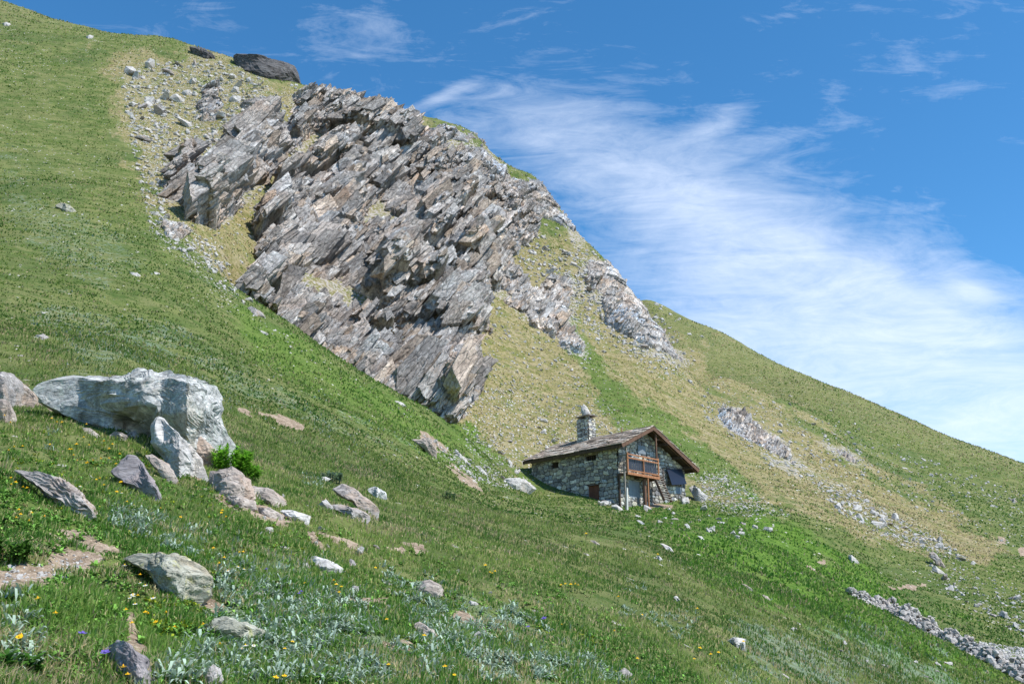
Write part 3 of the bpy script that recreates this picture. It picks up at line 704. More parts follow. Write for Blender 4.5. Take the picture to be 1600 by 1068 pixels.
BOULDERS = [
 ('boulder','huge whitish boulder with a hollowed underside on the left meadow',[(50,606),(80,592),(118,586),(160,587),(200,579),(250,579),(275,577),(300,583),(345,602),(348,625),(346,650),(358,675),(374,697),(352,722),(300,735),(262,716),(225,690),(185,683),(150,668),(125,655),(90,645),(60,628)],'white_rock',dict(T=.9,lean=-.05,sub=6,seed=3,base=(215,690),cuts=9,rough=1.0,box=.6,dents=[(205,668,34,1.15),(235,690,26,.6)],ext=.12)),
 ('boulder','dark-sided boulder with a grass tuft at the left border',[(-25,584),(0,578),(24,582),(38,592),(57,622),(50,632),(20,640),(-25,640)],'grey_rock',dict(sub=5,seed=4,lean=.2)),
 ('boulder','smooth pinkish boulder cut off by the left border',[(-25,624),(0,621),(18,625),(23,642),(32,664),(0,662),(-25,660)],'pink_rock',dict(sub=5,seed=5,lean=.1,rough=.5)),
 ('boulder','pointed pale slab standing in front of the huge whitish boulder',[(245,649),(254,653),(276,675),(291,690),(315,715),(330,746),(308,744),(280,752),(264,740),(257,720),(231,690),(234,664)],'pale_stone',dict(sub=5,seed=16,lean=.25,cuts=6,T=.30)),
 ('boulder','brown slab leaning behind the pointed pale slab',[(282,673),(298,674),(325,690),(352,715),(357,732),(330,736),(300,720)],'pink_rock',dict(sub=5,seed=7,lean=.3,T=.25,depth=.35)),
 ('boulder','lilac grey pointed slab lying in the grass left of the pale slab',[(172,738),(200,707),(214,711),(233,735),(252,770),(268,797),(252,797),(232,782),(207,765)],'slate_rock',dict(sub=5,seed=8,lean=.5,T=.25)),
 ('boulder','long rock split into thin pale layers at the left border',[(18,733),(60,736),(98,748),(132,770),(165,803),(184,818),(140,820),(108,803),(82,790),(58,762)],'grey_rock',dict(sub=6,seed=9,lean=.5,T=.28,layered=.8)),
 ('boulder','rounded lichen-covered boulder in the lower left grass',[(190,872),(205,864),(218,864),(250,861),(290,869),(316,884),(329,900),(331,925),(310,939),(275,946),(258,932),(238,905),(228,892),(205,882)],'green_rock',dict(sub=6,seed=10,lean=.1,T=.28)),
 ('boulder','flat-topped lichened stone below the rounded lichen-covered boulder',[(318,986),(334,964),(352,961),(386,970),(417,985),(413,1001),(385,1012),(350,1008)],'green_rock',dict(sub=5,seed=11,lean=.1)),
 ('boulder','mottled rock at the bottom edge of the meadow',[(158,1015),(185,1000),(208,1008),(236,1030),(248,1068),(222,1090),(180,1060)],'slate_rock',dict(sub=5,seed=12,lean=.4,base=(205,1060))),
 ('boulder','wide buff slab set in bare soil beside the green shrub',[(325,733),(365,729),(396,750),(404,776),(372,788),(345,776),(325,762)],'pink_rock',dict(sub=5,seed=13,lean=.6,T=.25)),
 ('boulder','brown rounded stone at the lower end of the buff slab',[(392,757),(425,764),(460,788),(444,797),(415,790),(388,776)],'pink_rock',dict(sub=4,seed=14,lean=.5,T=.25)),
 ('boulder','flat whitish slab just below the brown rounded stone',[(432,795),(455,796),(488,805),(482,818),(455,813)],'pale_stone',dict(sub=4,seed=15,lean=.8,T=.2)),
 ('boulder','large flat grey slab sloping down the middle of the meadow',[(516,762),(535,754),(560,765),(594,795),(588,807),(570,802),(555,787),(530,776)],'grey_rock',dict(sub=5,seed=16,lean=.9,T=.25)),
 ('boulder','dusty buff slab lowest in the chain right of the green shrub',[(400,790),(420,792),(446,806),(440,815),(416,808),(402,800)],'pink_rock',dict(sub=4,seed=60,lean=.7)),
 ('boulder','pale ledge stone between the buff slab and the brown rounded stone',[(352,775),(372,772),(398,782),(402,792),(378,796),(356,788)],'pink_rock',dict(sub=5,seed=61,lean=.6)),
 ('boulder','buff stone wedged under the pointed pale slab',[(222,708),(236,706),(262,724),(280,748),(268,754),(244,736)],'pink_rock',dict(sub=4,seed=62,lean=.4)),
 ('boulder','narrow grey slab tucked under the large flat slab',[(500,787),(530,786),(565,796),(581,808),(570,818),(545,810)],'grey_rock',dict(sub=4,seed=17,lean=.9,T=.22)),
 ('boulder','small dark-edged white stone above the large flat slab',[(573,765),(585,758),(603,768),(605,777),(590,779)],'white_rock',dict(sub=4,seed=18)),
 ('boulder','smooth white elongated stone in the middle foreground',[(476,871),(490,866),(520,876),(545,893),(541,901),(510,899),(488,888)],'pale_stone',dict(sub=5,seed=19,lean=.6,rough=.5,T=.14)),
 ('boulder','blocky pinkish stone in the middle foreground',[(646,920),(660,906),(672,904),(690,914),(698,930),(686,940),(668,934)],'pink_rock',dict(sub=5,seed=20,lean=.2,rough=.5)),
 ('boulder','small buff stone below the blocky pinkish stone',[(644,975),(655,969),(680,985),(686,998),(679,1003),(660,992)],'pink_rock',dict(sub=4,seed=21,lean=.3)),
 ('stone','white block of stone low in the right meadow',[(1136,1000),(1145,994),(1166,997),(1165,1012),(1150,1013)],'pale_stone',dict(sub=4,seed=22,lean=.1)),
 ('stone','low grey stone at the bottom edge in the middle',[(962,1050),(975,1041),(993,1055),(986,1062),(970,1060)],'grey_rock',dict(sub=4,seed=23)),
 ('boulder','white boulder heaped against the left end of the hut',[(786,750),(800,745),(822,748),(840,763),(822,770),(795,764)],'pale_stone',dict(sub=5,seed=24,lean=.1)),
 ('boulder','tall pale boulder at the right side of the hut',[(1076,762),(1085,756),(1106,774),(1102,784),(1088,784)],'pale_stone',dict(sub=5,seed=25,lean=.1)),
 ('boulder','white squarish rock by the right wall corner of the hut',[(1061,778),(1075,776),(1079,787),(1064,789)],'pale_stone',dict(sub=4,seed=26,lean=.1)),
 ('stone','long narrow bluish slab in the meadow below the hut',[(1030,848),(1034,847),(1047,854),(1058,865),(1046,863)],'pale_stone',dict(sub=3,seed=27,lean=.9)),
 ('stone','pinkish flat slab left of the long bluish slab',[(917,842),(930,844),(942,853),(931,852)],'pink_rock',dict(sub=3,seed=28,lean=.9)),
 ('stone','small pale stone below the long bluish slab',[(1024,868),(1031,868),(1037,876),(1030,878)],'pale_stone',dict(sub=3,seed=29)),
 ('stone','narrow slab stone nearest the hut front',[(992,811),(1000,812),(1012,821),(1003,820)],'pale_stone',dict(sub=3,seed=30,lean=.9)),
 ('stone','white slab higher in the lush grass right of the hut front',[(1068,818),(1074,817),(1081,826),(1076,827)],'pale_stone',dict(sub=3,seed=31,lean=.9)),
 ('stone','white slab lower in the lush grass right of the hut front',[(1089,836),(1096,837),(1103,845),(1097,844)],'pale_stone',dict(sub=3,seed=32,lean=.9)),
 ('boulder','tall narrow grey boulder standing on the right slope',[(1450,861),(1458,858),(1466,868),(1482,890),(1474,889),(1462,880),(1452,870)],'grey_rock',dict(sub=4,seed=33,lean=.1,T=.6)),
 ('stone','triangular white stone in the right meadow',[(1325,866),(1331,866),(1344,879),(1329,880)],'pale_stone',dict(sub=4,seed=34,lean=.2)),
 ('stone','oval white stone alone in the middle of the lower meadow',[(1051,931),(1058,930),(1067,943),(1060,942)],'pale_stone',dict(sub=3,seed=35,lean=.6)),
 ('stone','long buff slab above the rubble wall meadow',[(1155,910),(1165,912),(1185,926),(1172,924)],'pink_rock',dict(sub=3,seed=36,lean=.9)),
 ('stone','short buff slab next to the lower end of the long buff slab',[(1189,927),(1200,931),(1207,940),(1196,936)],'pink_rock',dict(sub=3,seed=37,lean=.9)),
 ('boulder','rounded pale boulder alone on the upper left meadow',[(82,321),(95,316),(110,320),(123,333),(113,336),(97,329)],'green_rock',dict(sub=4,seed=38,lean=.7)),
 ('stone','flat pinkish stone above the huge boulder on the left meadow',[(50,524),(68,521),(83,530),(62,531)],'grey_rock',dict(sub=4,seed=39,lean=.9)),
 ('stone','left stone of a pair high on the green meadow',[(199,424),(215,426),(224,434),(206,433)],'pale_stone',dict(sub=4,seed=40,lean=.8)),
 ('stone','right narrow stone of a pair high on the green meadow',[(231,424),(245,425),(258,431),(243,430)],'pale_stone',dict(sub=3,seed=41,lean=.9)),
 ('boulder','flat pale stone at the foot of the crag on the meadow crest',[(381,481),(392,478),(406,485),(415,493),(400,496)],'grey_rock',dict(sub=4,seed=42,lean=.6)),
 ('stone','thin white slab in the grass below the crag foot stone',[(394,512),(402,513),(421,521),(414,523)],'pale_stone',dict(sub=3,seed=43,lean=.9)),
 ('stone','long white stone on the crest below the crag',[(608,625),(622,626),(637,632),(626,634)],'pale_stone',dict(sub=3,seed=44,lean=.9)),
 ('boulder','large dark boulder on the skyline',[(364,84),(400,85),(440,95),(460,104),(474,129),(455,131),(410,122),(370,110)],'dark_rock',dict(sub=5,seed=45,lean=.1,T=3.5,cuts=14,rough=1.1,box=.5)),
 ('boulder','smaller dark boulder on the skyline left of the large one',[(294,72),(315,74),(330,82),(342,97),(325,95),(298,84)],'dark_rock',dict(sub=5,seed=46,lean=.1,T=2.0,cuts=12,box=.5)),
 ('stone','stone in the topmost left corner of the slope',[(3,37),(10,34),(19,38),(14,43),(5,42)],'pale_stone',dict(sub=3,seed=47)),
 ('stone','pale stone high on the left slope near the skyline',[(133,58),(140,54),(147,56),(145,62),(136,62)],'pale_stone',dict(sub=3,seed=48)),
 ('stone','dark flat boulder alone on the far right slope',[(1578,780),(1584,778),(1591,784),(1584,786)],'grey_rock',dict(sub=3,seed=49)),
 ('boulder','brown-faced ledge stone between the meadow and the gully',[(643,686),(660,683),(676,686),(684,706),(680,716),(660,702)],'pink_rock',dict(sub=5,seed=50,lean=-.1,rough=1.3)),
 ('boulder','pale rock showing behind the roof ridge of the hut',[(958,672),(972,662),(984,660),(994,668),(996,685),(960,685)],'pink_rock',dict(sub=4,seed=51,base=(975,640))),
 ('stone','pinkish flat stone on the bare patch left of the huge boulder',[(88,640),(100,634),(112,640),(115,652),(95,650)],'pink_rock',dict(sub=4,seed=52)),
 ('stone','small grey stone at the foot of the huge whitish boulder',[(168,683),(180,672),(200,680),(212,670),(218,682),(205,690),(185,690)],'grey_rock',dict(sub=4,seed=53)),
 ('stone','low buff stone among yellow flowers left of the lilac slab',[(127,667),(140,668),(160,682),(150,686),(136,678)],'pink_rock',dict(sub=4,seed=54,lean=.7)),
 ('stone','small greyish stone above the large flat slab',[(498,745),(508,743),(517,748),(510,753),(500,751)],'pale_stone',dict(sub=3,seed=55)),
 ('stone','white slab stone on the bank between gully and meadow',[(704,706),(712,704),(728,715),(733,722),(718,716)],'pale_stone',dict(sub=4,seed=56,lean=.7)),
 ('stone','white slab stone lower on the bank left of the hut',[(741,728),(748,726),(760,738),(764,744),(752,740)],'pale_stone',dict(sub=4,seed=57,lean=.7)),
 ('stone','broken pale rock at the bottom edge right of the mottled rock',[(318,1050),(335,1036),(345,1042),(350,1062),(330,1078),(316,1070)],'grey_rock',dict(sub=4,seed=58)),
 ('stone','stone near the fallen soil of the middle foreground',[(728,940),(735,937),(748,942),(746,948),(736,947)],'pale_stone',dict(sub=4,seed=59)),
]
for nm, lb, ol, mt, kw in BOULDERS: traced_rock(nm, lb, ol, mt, cat='stone' if nm == 'stone' else 'boulder', **kw)

# convex broken pieces, the prototypes of all loose stones
def chunk(seed, flat=.5, n=15):
    rng = np.random.RandomState(seed); bm = bmesh.new()
    for i in range(n):
        p = rng.normal(size=3); p /= np.linalg.norm(p)
        p = np.sign(p)*np.abs(p)**.7
        bm.verts.new((p[0]*.62, p[1]*.45, p[2]*.5*flat*1.3))
    r = bmesh.ops.convex_hull(bm, input=bm.verts)
    bmesh.ops.delete(bm, geom=[v for v in bm.verts if not v.link_faces], context='VERTS')
    bmesh.ops.triangulate(bm, faces=bm.faces)
    bm.verts.ensure_lookup_table(); bm.verts.index_update()
    V = np.array([v.co[:] for v in bm.verts]); F = np.array([[v.index for v in f.verts] for f in bm.faces]); bm.free()
    return V, F
CH = [chunk(100+i, flat=(.35, .55, .8)[i % 3]) for i in range(12)]
def rotm(rng, tilt=.5):
    a = rng.uniform(0, 6.283); b, c = rng.normal(size=2)*tilt
    Z = np.array([[math.cos(a), -math.sin(a), 0], [math.sin(a), math.cos(a), 0], [0, 0, 1]])
    X = np.array([[1, 0, 0], [0, math.cos(b), -math.sin(b)], [0, math.sin(b), math.cos(b)]])
    Y = np.array([[math.cos(c), 0, math.sin(c)], [0, 1, 0], [-math.sin(c), 0, math.cos(c)]])
    return X@Y@Z
def pile(name, pts, sizes, mat, seed, tilt=.5, parent=None):
    rng = np.random.RandomState(seed); VV = []; FF = []; n = 0
    for p, s in zip(pts, sizes):
        V, F = CH[rng.randint(len(CH))]
        VV.append((V*s)@rotm(rng, tilt).T+p); FF.append(F+n); n += len(V)
    return npmesh(name, np.concatenate(VV), np.concatenate(FF), mat, parent, smooth=False)

# countable loose stones: copies of six prototypes, each an object of its own
def stone_proto(i, mat):
    V, F = CH[i]
    bm = bmesh.new(); vs = [bm.verts.new(v) for v in V]
    for f in F: bm.faces.new([vs[k] for k in f])
    bmesh.ops.subdivide_edges(bm, edges=bm.edges, cuts=2, use_grid_fill=True)
    for v in bm.verts:
        q = v.co; d = float(fbm3(np.array([q.x*4+i]), np.array([q.y*4]), np.array([q.z*4]), 2, i)[0])
        v.co += v.normal*0 + Vector((q.x, q.y, q.z)).normalized()*d*.035
    me = bpy.data.meshes.new('loose_stone'); bm.to_mesh(me); bm.free(); me.materials.append(mat); return me
SP = [stone_proto(i, M['pale_stone'] if i % 3 else M['grey_rock']) for i in range(9)]
STONE_SETS = [ # polygon, count, size range in pixels, label, group
 ([(190,115),(300,90),(400,120),(450,170),(420,200),(300,260),(250,300),(215,230)], 90, (5, 19), 'broken stone in the scree high on the left slope', 'stones in the upper left scree'),
 ([(240,310),(330,360),(395,480),(330,440),(250,380)], 26, (4, 12), 'stone in the grass below the left crags', 'stones below the left crags'),
 ([(1255,740),(1330,770),(1480,850),(1520,880),(1420,850),(1310,795)], 46, (4, 13), 'stone in the long stone band on the right slope', 'stones of the band on the right slope'),
 ([(1450,880),(1600,930),(1600,1000),(1500,950)], 26, (4, 12), 'stone in the green slope above the rubble wall', 'stones above the rubble wall'),
 ([(960,795),(1090,792),(1210,830),(1180,850),(1000,812)], 26, (5, 12), 'stone in the grass in front of the hut', 'stones in front of the hut'),
 ([(740,670),(880,650),(900,700),(820,745),(760,730)], 30, (4, 9), 'stone on the tawny slope left of the chimney', 'stones on the slope behind the hut'),
 ([(915,400),(960,450),(1060,570),(1000,560),(930,500),(860,440),(800,380)], 40, (4, 12), 'stone below the crags of the right skyline', 'stones below the right crags'),
 ([(660,680),(790,745),(790,765),(740,748)], 16, (4, 10), 'stone on the bare bank left of the hut', 'stones on the bank left of the hut'),
 ([(1230,980),(1500,1040),(1450,1060),(1250,1010)], 18, (3, 8), 'stone in the meadow below the rubble wall', 'stones below the rubble wall'),
 ([(1150,590),(1300,640),(1560,760),(1500,780),(1300,690)], 24, (3, 7), 'stone on the far right slope', 'stones on the far right slope'),
 ([(420,760),(780,880),(760,1000),(300,1000),(380,860)], 34, (5, 17), 'stone lying in the foreground grass', 'small stones in the foreground grass')]
rng = np.random.RandomState(4)
def rnd_in(poly, n, rng):
    P = np.array(poly, float); out = []
    while len(out) < n:
        p = P.min(0)+rng.rand(2)*(P.max(0)-P.min(0))
        if poly_sdf(np.array([p[0]]), np.array([p[1]]), poly)[0] > 0: out.append(p)
    return out
for poly, n, (a, b), lb, gp in STONE_SETS:
    for p in rnd_in(poly, n, rng):
        h = hit(*p); s = (a+(b-a)*rng.rand()**2.2)*h.y/FPX*1.3
        o = bpy.data.objects.new('loose_stone', SP[rng.randint(len(SP))]); col.objects.link(o)
        o.location = h+Vector((0, 0, s*.05)); o.scale = (s*rng.uniform(.9, 1.4), s, s*rng.uniform(.7, 1.1))
        o.rotation_euler = (rng.normal()*.3-.2, .45+rng.normal()*.3, rng.uniform(0, 6.28))
        w_ = 'larger ' if s*FPX/h.y/1.3 > a+(b-a)*.5 else 'little '
        l2 = w_+('grey ' if o.data.materials[0] == M['grey_rock'] else 'pale ')+lb
        tag(o, l2, 'stone', gp+(', larger ones' if w_ == 'larger ' else ', little ones'))

# the finer scree nobody could count
def scree_pts(poly, n, lo, hi, rng):
    P = []; S = []
    for p in rnd_in(poly, n, rng):
        h = hit(*p); P.append(np.array(h)); S.append((lo+(hi-lo)*rng.rand()**2.5)*h.y/FPX*1.2)
    return P, S
P_, S_ = [], []
for poly, n, lo, hi in (([(190,115),(300,90),(390,105),(450,165),(430,195),(300,270),(250,335),(330,380),(385,480),(330,440),(235,360),(205,230)], 2200, 1.5, 8),
                    ([(720,640),(800,590),(920,640),(960,680),(900,690),(840,700),(780,745),(730,700)], 700, 1.2, 4.5),
                    ([(1085,745),(1130,742),(1235,805),(1150,808),(1095,790)], 500, 1.2, 4.5),
                    ([(1250,735),(1330,765),(1480,850),(1530,885),(1400,850),(1310,800)], 700, 1.5, 6),
                    ([(660,680),(740,715),(800,750),(800,765),(740,752)], 260, 1.5, 5),
                    ([(900,395),(960,450),(1075,585),(1010,575),(910,510),(840,440),(790,380)], 900, 1.5, 6),
                    ([(1450,860),(1600,920),(1600,1000),(1450,910)], 260, 1.5, 5),
                    ([(1100,620),(1160,640),(1256,735),(1230,745),(1110,660)], 260, 1.5, 5),
                    ([(1530,1003),(1600,1012),(1620,1050),(1560,1042)], 900, 2, 5),
                    ([(770,480),(880,560),(1010,680),(960,680),(860,600),(760,620),(760,560)], 520, 1.0, 4.2),
                    ([(380,500),(400,480),(470,540),(660,650),(640,655)], 60, 1.5, 4),
                    ([(1100,590),(1600,770),(1600,860),(1300,740),(1120,640)], 900, 1, 4.5),
                    ([(0,885),(70,880),(145,860),(120,900),(0,915)], 120, 2, 8)):
    a, b = scree_pts(poly, n, lo, hi, rng); P_ += a; S_ += b
# fallen pieces along the foot and sides of every crag
for q_, (P0, n0) in enumerate(((ROCKZ[0], 900), (ROCKZ[1], 160), (ROCKZ[2], 160), (ROCKZ[3], 420), (ROCKZ[4], 420), (ROCKZ[5], 200), (ROCKZ[6], 320), (ROCKZ[7], 80))):
    A_ = np.array(P0, float); k_ = 0
    while k_ < n0:
        p = A_.min(0)-45+rng.rand(2)*(np.ptp(A_, axis=0)+90); dd = poly_sdf(np.array([p[0]]), np.array([p[1]]), P0)[0]
        if dd > 4 or dd < -42 or rng.rand() > math.exp(dd/16) or (p[1]-455)*.62 > (p[0]-365)*.405+8 and p[0] < 720: k_ += .05; continue
        h = hit(*p); k_ += 1
        if h.y < 90: continue
        P_.append(np.array(h)); S_.append((1.2+6*rng.rand()**2.5)*h.y/FPX*1.2)
tag(pile('scree', P_, S_, M['pale_stone'], 9, .35), 'fine pale scree scattered over the slopes', None, None, 'stuff')

# tumbled dry-stone wall running down the right corner
WPATH = [(1328,931,.5),(1352,940,.7),(1380,949,.9),(1405,962,1.5),(1440,982,1.7),(1480,1003,1.3),(1520,1023,1.2),(1560,1043,1.2),(1600,1062,1.5),(1660,1092,2.2)]
wp = [np.array(hit(a, b)) for a, b, _ in WPATH]; P_, S_ = [], []
for i in range(len(wp)-1):
    L = np.linalg.norm(wp[i+1]-wp[i]); WPATH = [(a_, b_, c_) for a_, b_, c_ in WPATH]; n = int(L*95*(WPATH[i][2]+WPATH[i+1][2])/2*.9)
    for k in range(n):
        t = rng.rand(); wd = WPATH[i][2]*(1-t)+WPATH[i+1][2]*t; base = wp[i]*(1-t)+wp[i+1]*t
        side = rng.uniform(-1, 1); dirn = wp[i+1]-wp[i]; nrm = np.array([-dirn[1], dirn[0], 0]); nrm /= np.linalg.norm(nrm)
        q = base-nrm*side*wd*.5; q[2] = zterr(q[0:1], q[1:2])[0]
        hgt = (.25+.35*min(wd, 1.6))*(1-side*side)*(.8+.4*math.sin(t*9+i))
        q[2] += hgt*rng.rand()**.5; P_.append(q); S_.append(rng.uniform(.13, .24)+.2*rng.rand()**4)
org = wp[0]
o = pile('rubble_wall', [p-org for p in P_], S_, M['rubble'], 12, .6); o.location = org
tag(o, 'tumbled dry-stone wall of pale rubble running down the right corner', 'stone wall')
# ------------------------------------------------------------------ the stone hut
HK = Vector((9.0, 82.0, 10.77)); HANG = math.atan2(.69, .72)
# local frame: x runs along the gable front (to the right and back), y along the side wall (to the left and back), z up
HW, HL = 9.3, 10.3
RX0, RX1, RXR, RY0, RY1 = -.75, 10.0, 3.6, -1.15, 10.7
ZE0, PIT = 5.03, .49
def roof_z(x): return ZE0+PIT*(x-RX0) if x < RXR else ZE0+PIT*(RXR-RX0)-.475*(x-RXR)

def wood(name, c1, c2, scale=9.0):
    m, T = new_mat(name)
    tc = T.node('ShaderNodeTexCoord').outputs['Object']
    n = T.noise(T.mapping(tc, scale=(1, 1, .12)), scale, 5, .65, .4); n2 = T.noise(tc, 1.1, 4, .6)
    c = T.mix(T.ramp(n, .3, .7), c1, c2); c = T.mix(T.math('MULTIPLY', T.ramp(n2, .5, .7), .35), c, tuple(v*.55 for v in c1))
    finish(T, c, .75, n, .5, .01, .25); return m
M['orange_wood'] = wood('new larch wood', (.27, .11, .05), (.43, .205, .105))
M['brown_wood'] = wood('weathered brown wood', (.10, .055, .038), (.185, .105, .068))
M['dark_wood'] = wood('old dark wood', (.055, .038, .028), (.11, .075, .055))
M['grey_wood'] = wood('silvered grey wood', (.17, .15, .13), (.33, .30, .26))
M['red_wood'] = wood('red brown door planks', (.13, .055, .035), (.20, .085, .055))
def plain(name, c, rough=.6, bs=.3, amt=.25, metal=0):
    m, T = new_mat(name); tc = T.node('ShaderNodeTexCoord').outputs['Object']
    n = T.noise(tc, 6, 5, .6); finish(T, T.mix(n, tuple(v*(1-amt) for v in c), tuple(min(1, v*(1+amt)) for v in c)), rough, n, bs, .01, .4); return m
M['blue_panel'] = plain('blue grey painted shutter', (.20, .235, .27))
M['black_panel'] = plain('dark blue panel', (.016, .018, .030), .35)
M['board_dark'] = plain('dark blue grey sheet', (.035, .04, .055), .5)
M['white_wood'] = plain('whitewashed post', (.62, .60, .56))
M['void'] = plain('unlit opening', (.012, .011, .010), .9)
def attr_mat(name, bump=.02, rough=.9, nsc=8):
    m, T = new_mat(name); a = T.node('ShaderNodeAttribute', attribute_name='stone'); tc = T.node('ShaderNodeTexCoord').outputs['Object']
    n = T.noise(tc, nsc, 6, .65); c = T.mix(T.math('MULTIPLY', T.ramp(n, .62, .35), .5), a.outputs['Color'], (.06, .055, .05))
    finish(T, c, rough, n, .8, bump, .2); return m
M['masonry'] = attr_mat('rough stone masonry'); M['slates'] = attr_mat('stone roof slates', .02, .85, 5)

PAL = np.array([(.20,.195,.185),(.33,.32,.30),(.47,.455,.42),(.62,.59,.48),(.76,.74,.66),(.42,.46,.48),(.27,.27,.28),(.54,.49,.37),(.82,.80,.74),(.36,.33,.29)])
def masonry(u, v, seed, su=.54, sv=.34):
    """irregular stones: relief and colour"""
    x = u/su+.25*fbm2(u*2, v*2, 2, seed+9); y = v/sv+.22*fbm2(u*1.6+5, v*2, 2, seed+8)
    i0 = np.floor(x).astype(np.int64); j0 = np.floor(y).astype(np.int64)
    f1 = np.full(x.shape, 9.); f2 = np.full(x.shape, 9.); idn = np.zeros(x.shape); big = np.zeros(x.shape)
    for di in (-1, 0, 1):
        for dj in (-1, 0, 1):
            i = i0+di; j = j0+dj; z = np.zeros_like(i)
            cx = i+.5+(hsh(i, j, z, seed)-.5)*.72; cy = j+.5+(hsh(i, j, z, seed+1)-.5)*.5
            dx = np.abs(x-cx); dy = np.abs(y-cy)
            d = (dx**2.6+dy**2.6)**(1/2.6)-(hsh(i, j, z, seed+3)-.5)*.22
            idv = hsh(i, j, z, seed+2)
            nw = d < f1
            f2 = np.where(nw, f1, np.minimum(f2, d)); f1 = np.where(nw, d, f1); idn = np.where(nw, idv, idn)
    e = f2-f1
    rel = sstep(.03, .20, e)
    w = np.array([.16,.34,.50,.62,.69,.79,.89,.94,.965,1.0])
    ci = np.searchsorted(w, idn*.999); c = PAL[np.clip(ci, 0, 9)]*(.85+.3*((idn*37.7) % 1))[..., None]
    mort = np.array((.12, .112, .10))
    c = mort*.7+(c-mort*.7)*sstep(.03, .13, e)[..., None]
    return rel*(.05+.07*((idn*91.3) % 1)), c
def wall_grid(name, mat, p0, du, dv, nrm, U, Vv, seed, parent, holes=(), top=None, step=.05, su=.54, sv=.34):
    """a masonry face; p0 origin, du/dv unit directions, nrm outward"""
    nu = int(U/step)+1; nv = int(Vv/step)+1
    u, v = np.meshgrid(np.linspace(0, U, nu), np.linspace(0, Vv, nv), indexing='ij')
    if top is not None: v = v*(top(u)/Vv)
    rel, c = masonry(u, v, seed, su, sv)
    hm = np.zeros(u.shape)
    for a, b, z0, z1, dep in holes:
        ins = (u > a) & (u < b) & (v > z0) & (v < z1)
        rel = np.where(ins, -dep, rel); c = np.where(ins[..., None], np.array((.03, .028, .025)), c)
    p0, du, dv, nrm = (np.array(q, float) for q in (p0, du, dv, nrm))
    Pn = p0+u[..., None]*du+v[..., None]*dv+rel[..., None]*nrm
    idx = np.arange(u.size).reshape(u.shape)
    F = np.stack([idx[:-1, :-1], idx[1:, :-1], idx[1:, 1:], idx[:-1, 1:]], -1).reshape(-1, 4)
    if np.dot(np.cross(du, dv), nrm) < 0: F = F[:, ::-1]
    return Pn.reshape(-1, 3), F, c.reshape(-1, 3)
def join_grids(name, L, mat, parent):
    VV, FF, CC = [], [], []; n = 0
    for V, F, C_ in L: VV.append(V); FF.append(F+n); CC.append(C_); n += len(V)
    return npmesh(name, np.concatenate(VV), np.concatenate(FF), mat, parent, smooth=False, attrs={'stone': np.concatenate(CC)})

def box(bm, x0, x1, y0, y1, z0, z1):
    vs = [bm.verts.new((x, y, z)) for z in (z0, z1) for x, y in ((x0, y0), (x1, y0), (x1, y1), (x0, y1))]
    for f in ((3,2,1,0), (4,5,6,7), (0,1,5,4), (1,2,6,5), (2,3,7,6), (3,0,4,7)): bm.faces.new([vs[i] for i in f])
def beam(bm, a, b, w, h, up=(0, 0, 1)):
    a, b = Vector(a), Vector(b); d = (b-a).normalized(); s = d.cross(Vector(up))
    if s.length < .01: s = Vector((1, 0, 0))
    s.normalize(); t = s.cross(d).normalized(); vs = []
    for p in (a, b):
        for q, r_ in ((-1, -1), (1, -1), (1, 1), (-1, 1)): vs.append(bm.verts.new(p+s*q*w/2+t*r_*h/2))
    for f in ((3,2,1,0), (4,5,6,7), (0,1,5,4), (1,2,6,5), (2,3,7,6), (3,0,4,7)): bm.faces.new([vs[i] for i in f])
def boxes(name, lst, mat, parent):
    bm = bmesh.new()
    for b in lst: box(bm, *b)
    return bobj(name, bm, M[mat], parent)
def beams(name, lst, mat, parent):
    bm = bmesh.new()
    for b in lst: beam(bm, *b)
    return bobj(name, bm, M[mat], parent)

def side_at(px, py):
    """place on the side wall (distance along, height) seen at a pixel"""
    c, s = pix_cs(px, py); d1 = Vector((-math.sin(HANG), math.cos(HANG)))
    l = (HK.x-c*HK.y)/(c*d1.y-d1.x); return l, s*(HK.y+l*d1.y)-HK.z
def front_at(px, py, off=0.0):
    c, s = pix_cs(px, py); d2 = Vector((math.cos(HANG), math.sin(HANG))); d1 = Vector((-math.sin(HANG), math.cos(HANG)))
    k = Vector((HK.x, HK.y))-d1*off
    l = (k.x-c*k.y)/(c*d2.y-d2.x); return l, s*(k.y+l*d2.y)-HK.z

hut = empty('stone_hut', HK); hut.rotation_euler = (0, 0, HANG)
tag(hut, 'stone alpine hut with slate roof, chimney and orange balcony below the crags', 'hut')
def rect(f, x0, y0, x1, y1, *a):
    p = f(x0, y0, *a); q = f(x1, y0, *a); r1 = f(x0, y1, *a); r2 = f(x1, y1, *a)
    xs = sorted((p[0], q[0], r1[0], r2[0])); zs = sorted((p[1], q[1], r1[1], r2[1]))
    return (xs[0]+xs[1])/2, (xs[2]+xs[3])/2, (zs[0]+zs[1])/2, (zs[2]+zs[3])/2
dr = rect(side_at, 919, 758, 937, 786); s1 = rect(side_at, 862, 722, 873, 731); s2 = rect(side_at, 915, 711, 932, 719)
bd = rect(front_at, 982, 751, 999, 777); bw = rect(front_at, 1055, 760, 1064, 771); ap = rect(front_at, 995, 696, 1007, 709)
B0 = 3.0  # how far the walls reach into the ground
def H(r): return (r[0], r[1], r[2]+B0, r[3]+B0, .30)
topf = lambda u: np.array([[roof_z(x)-.22+B0 for x in row] for row in u])
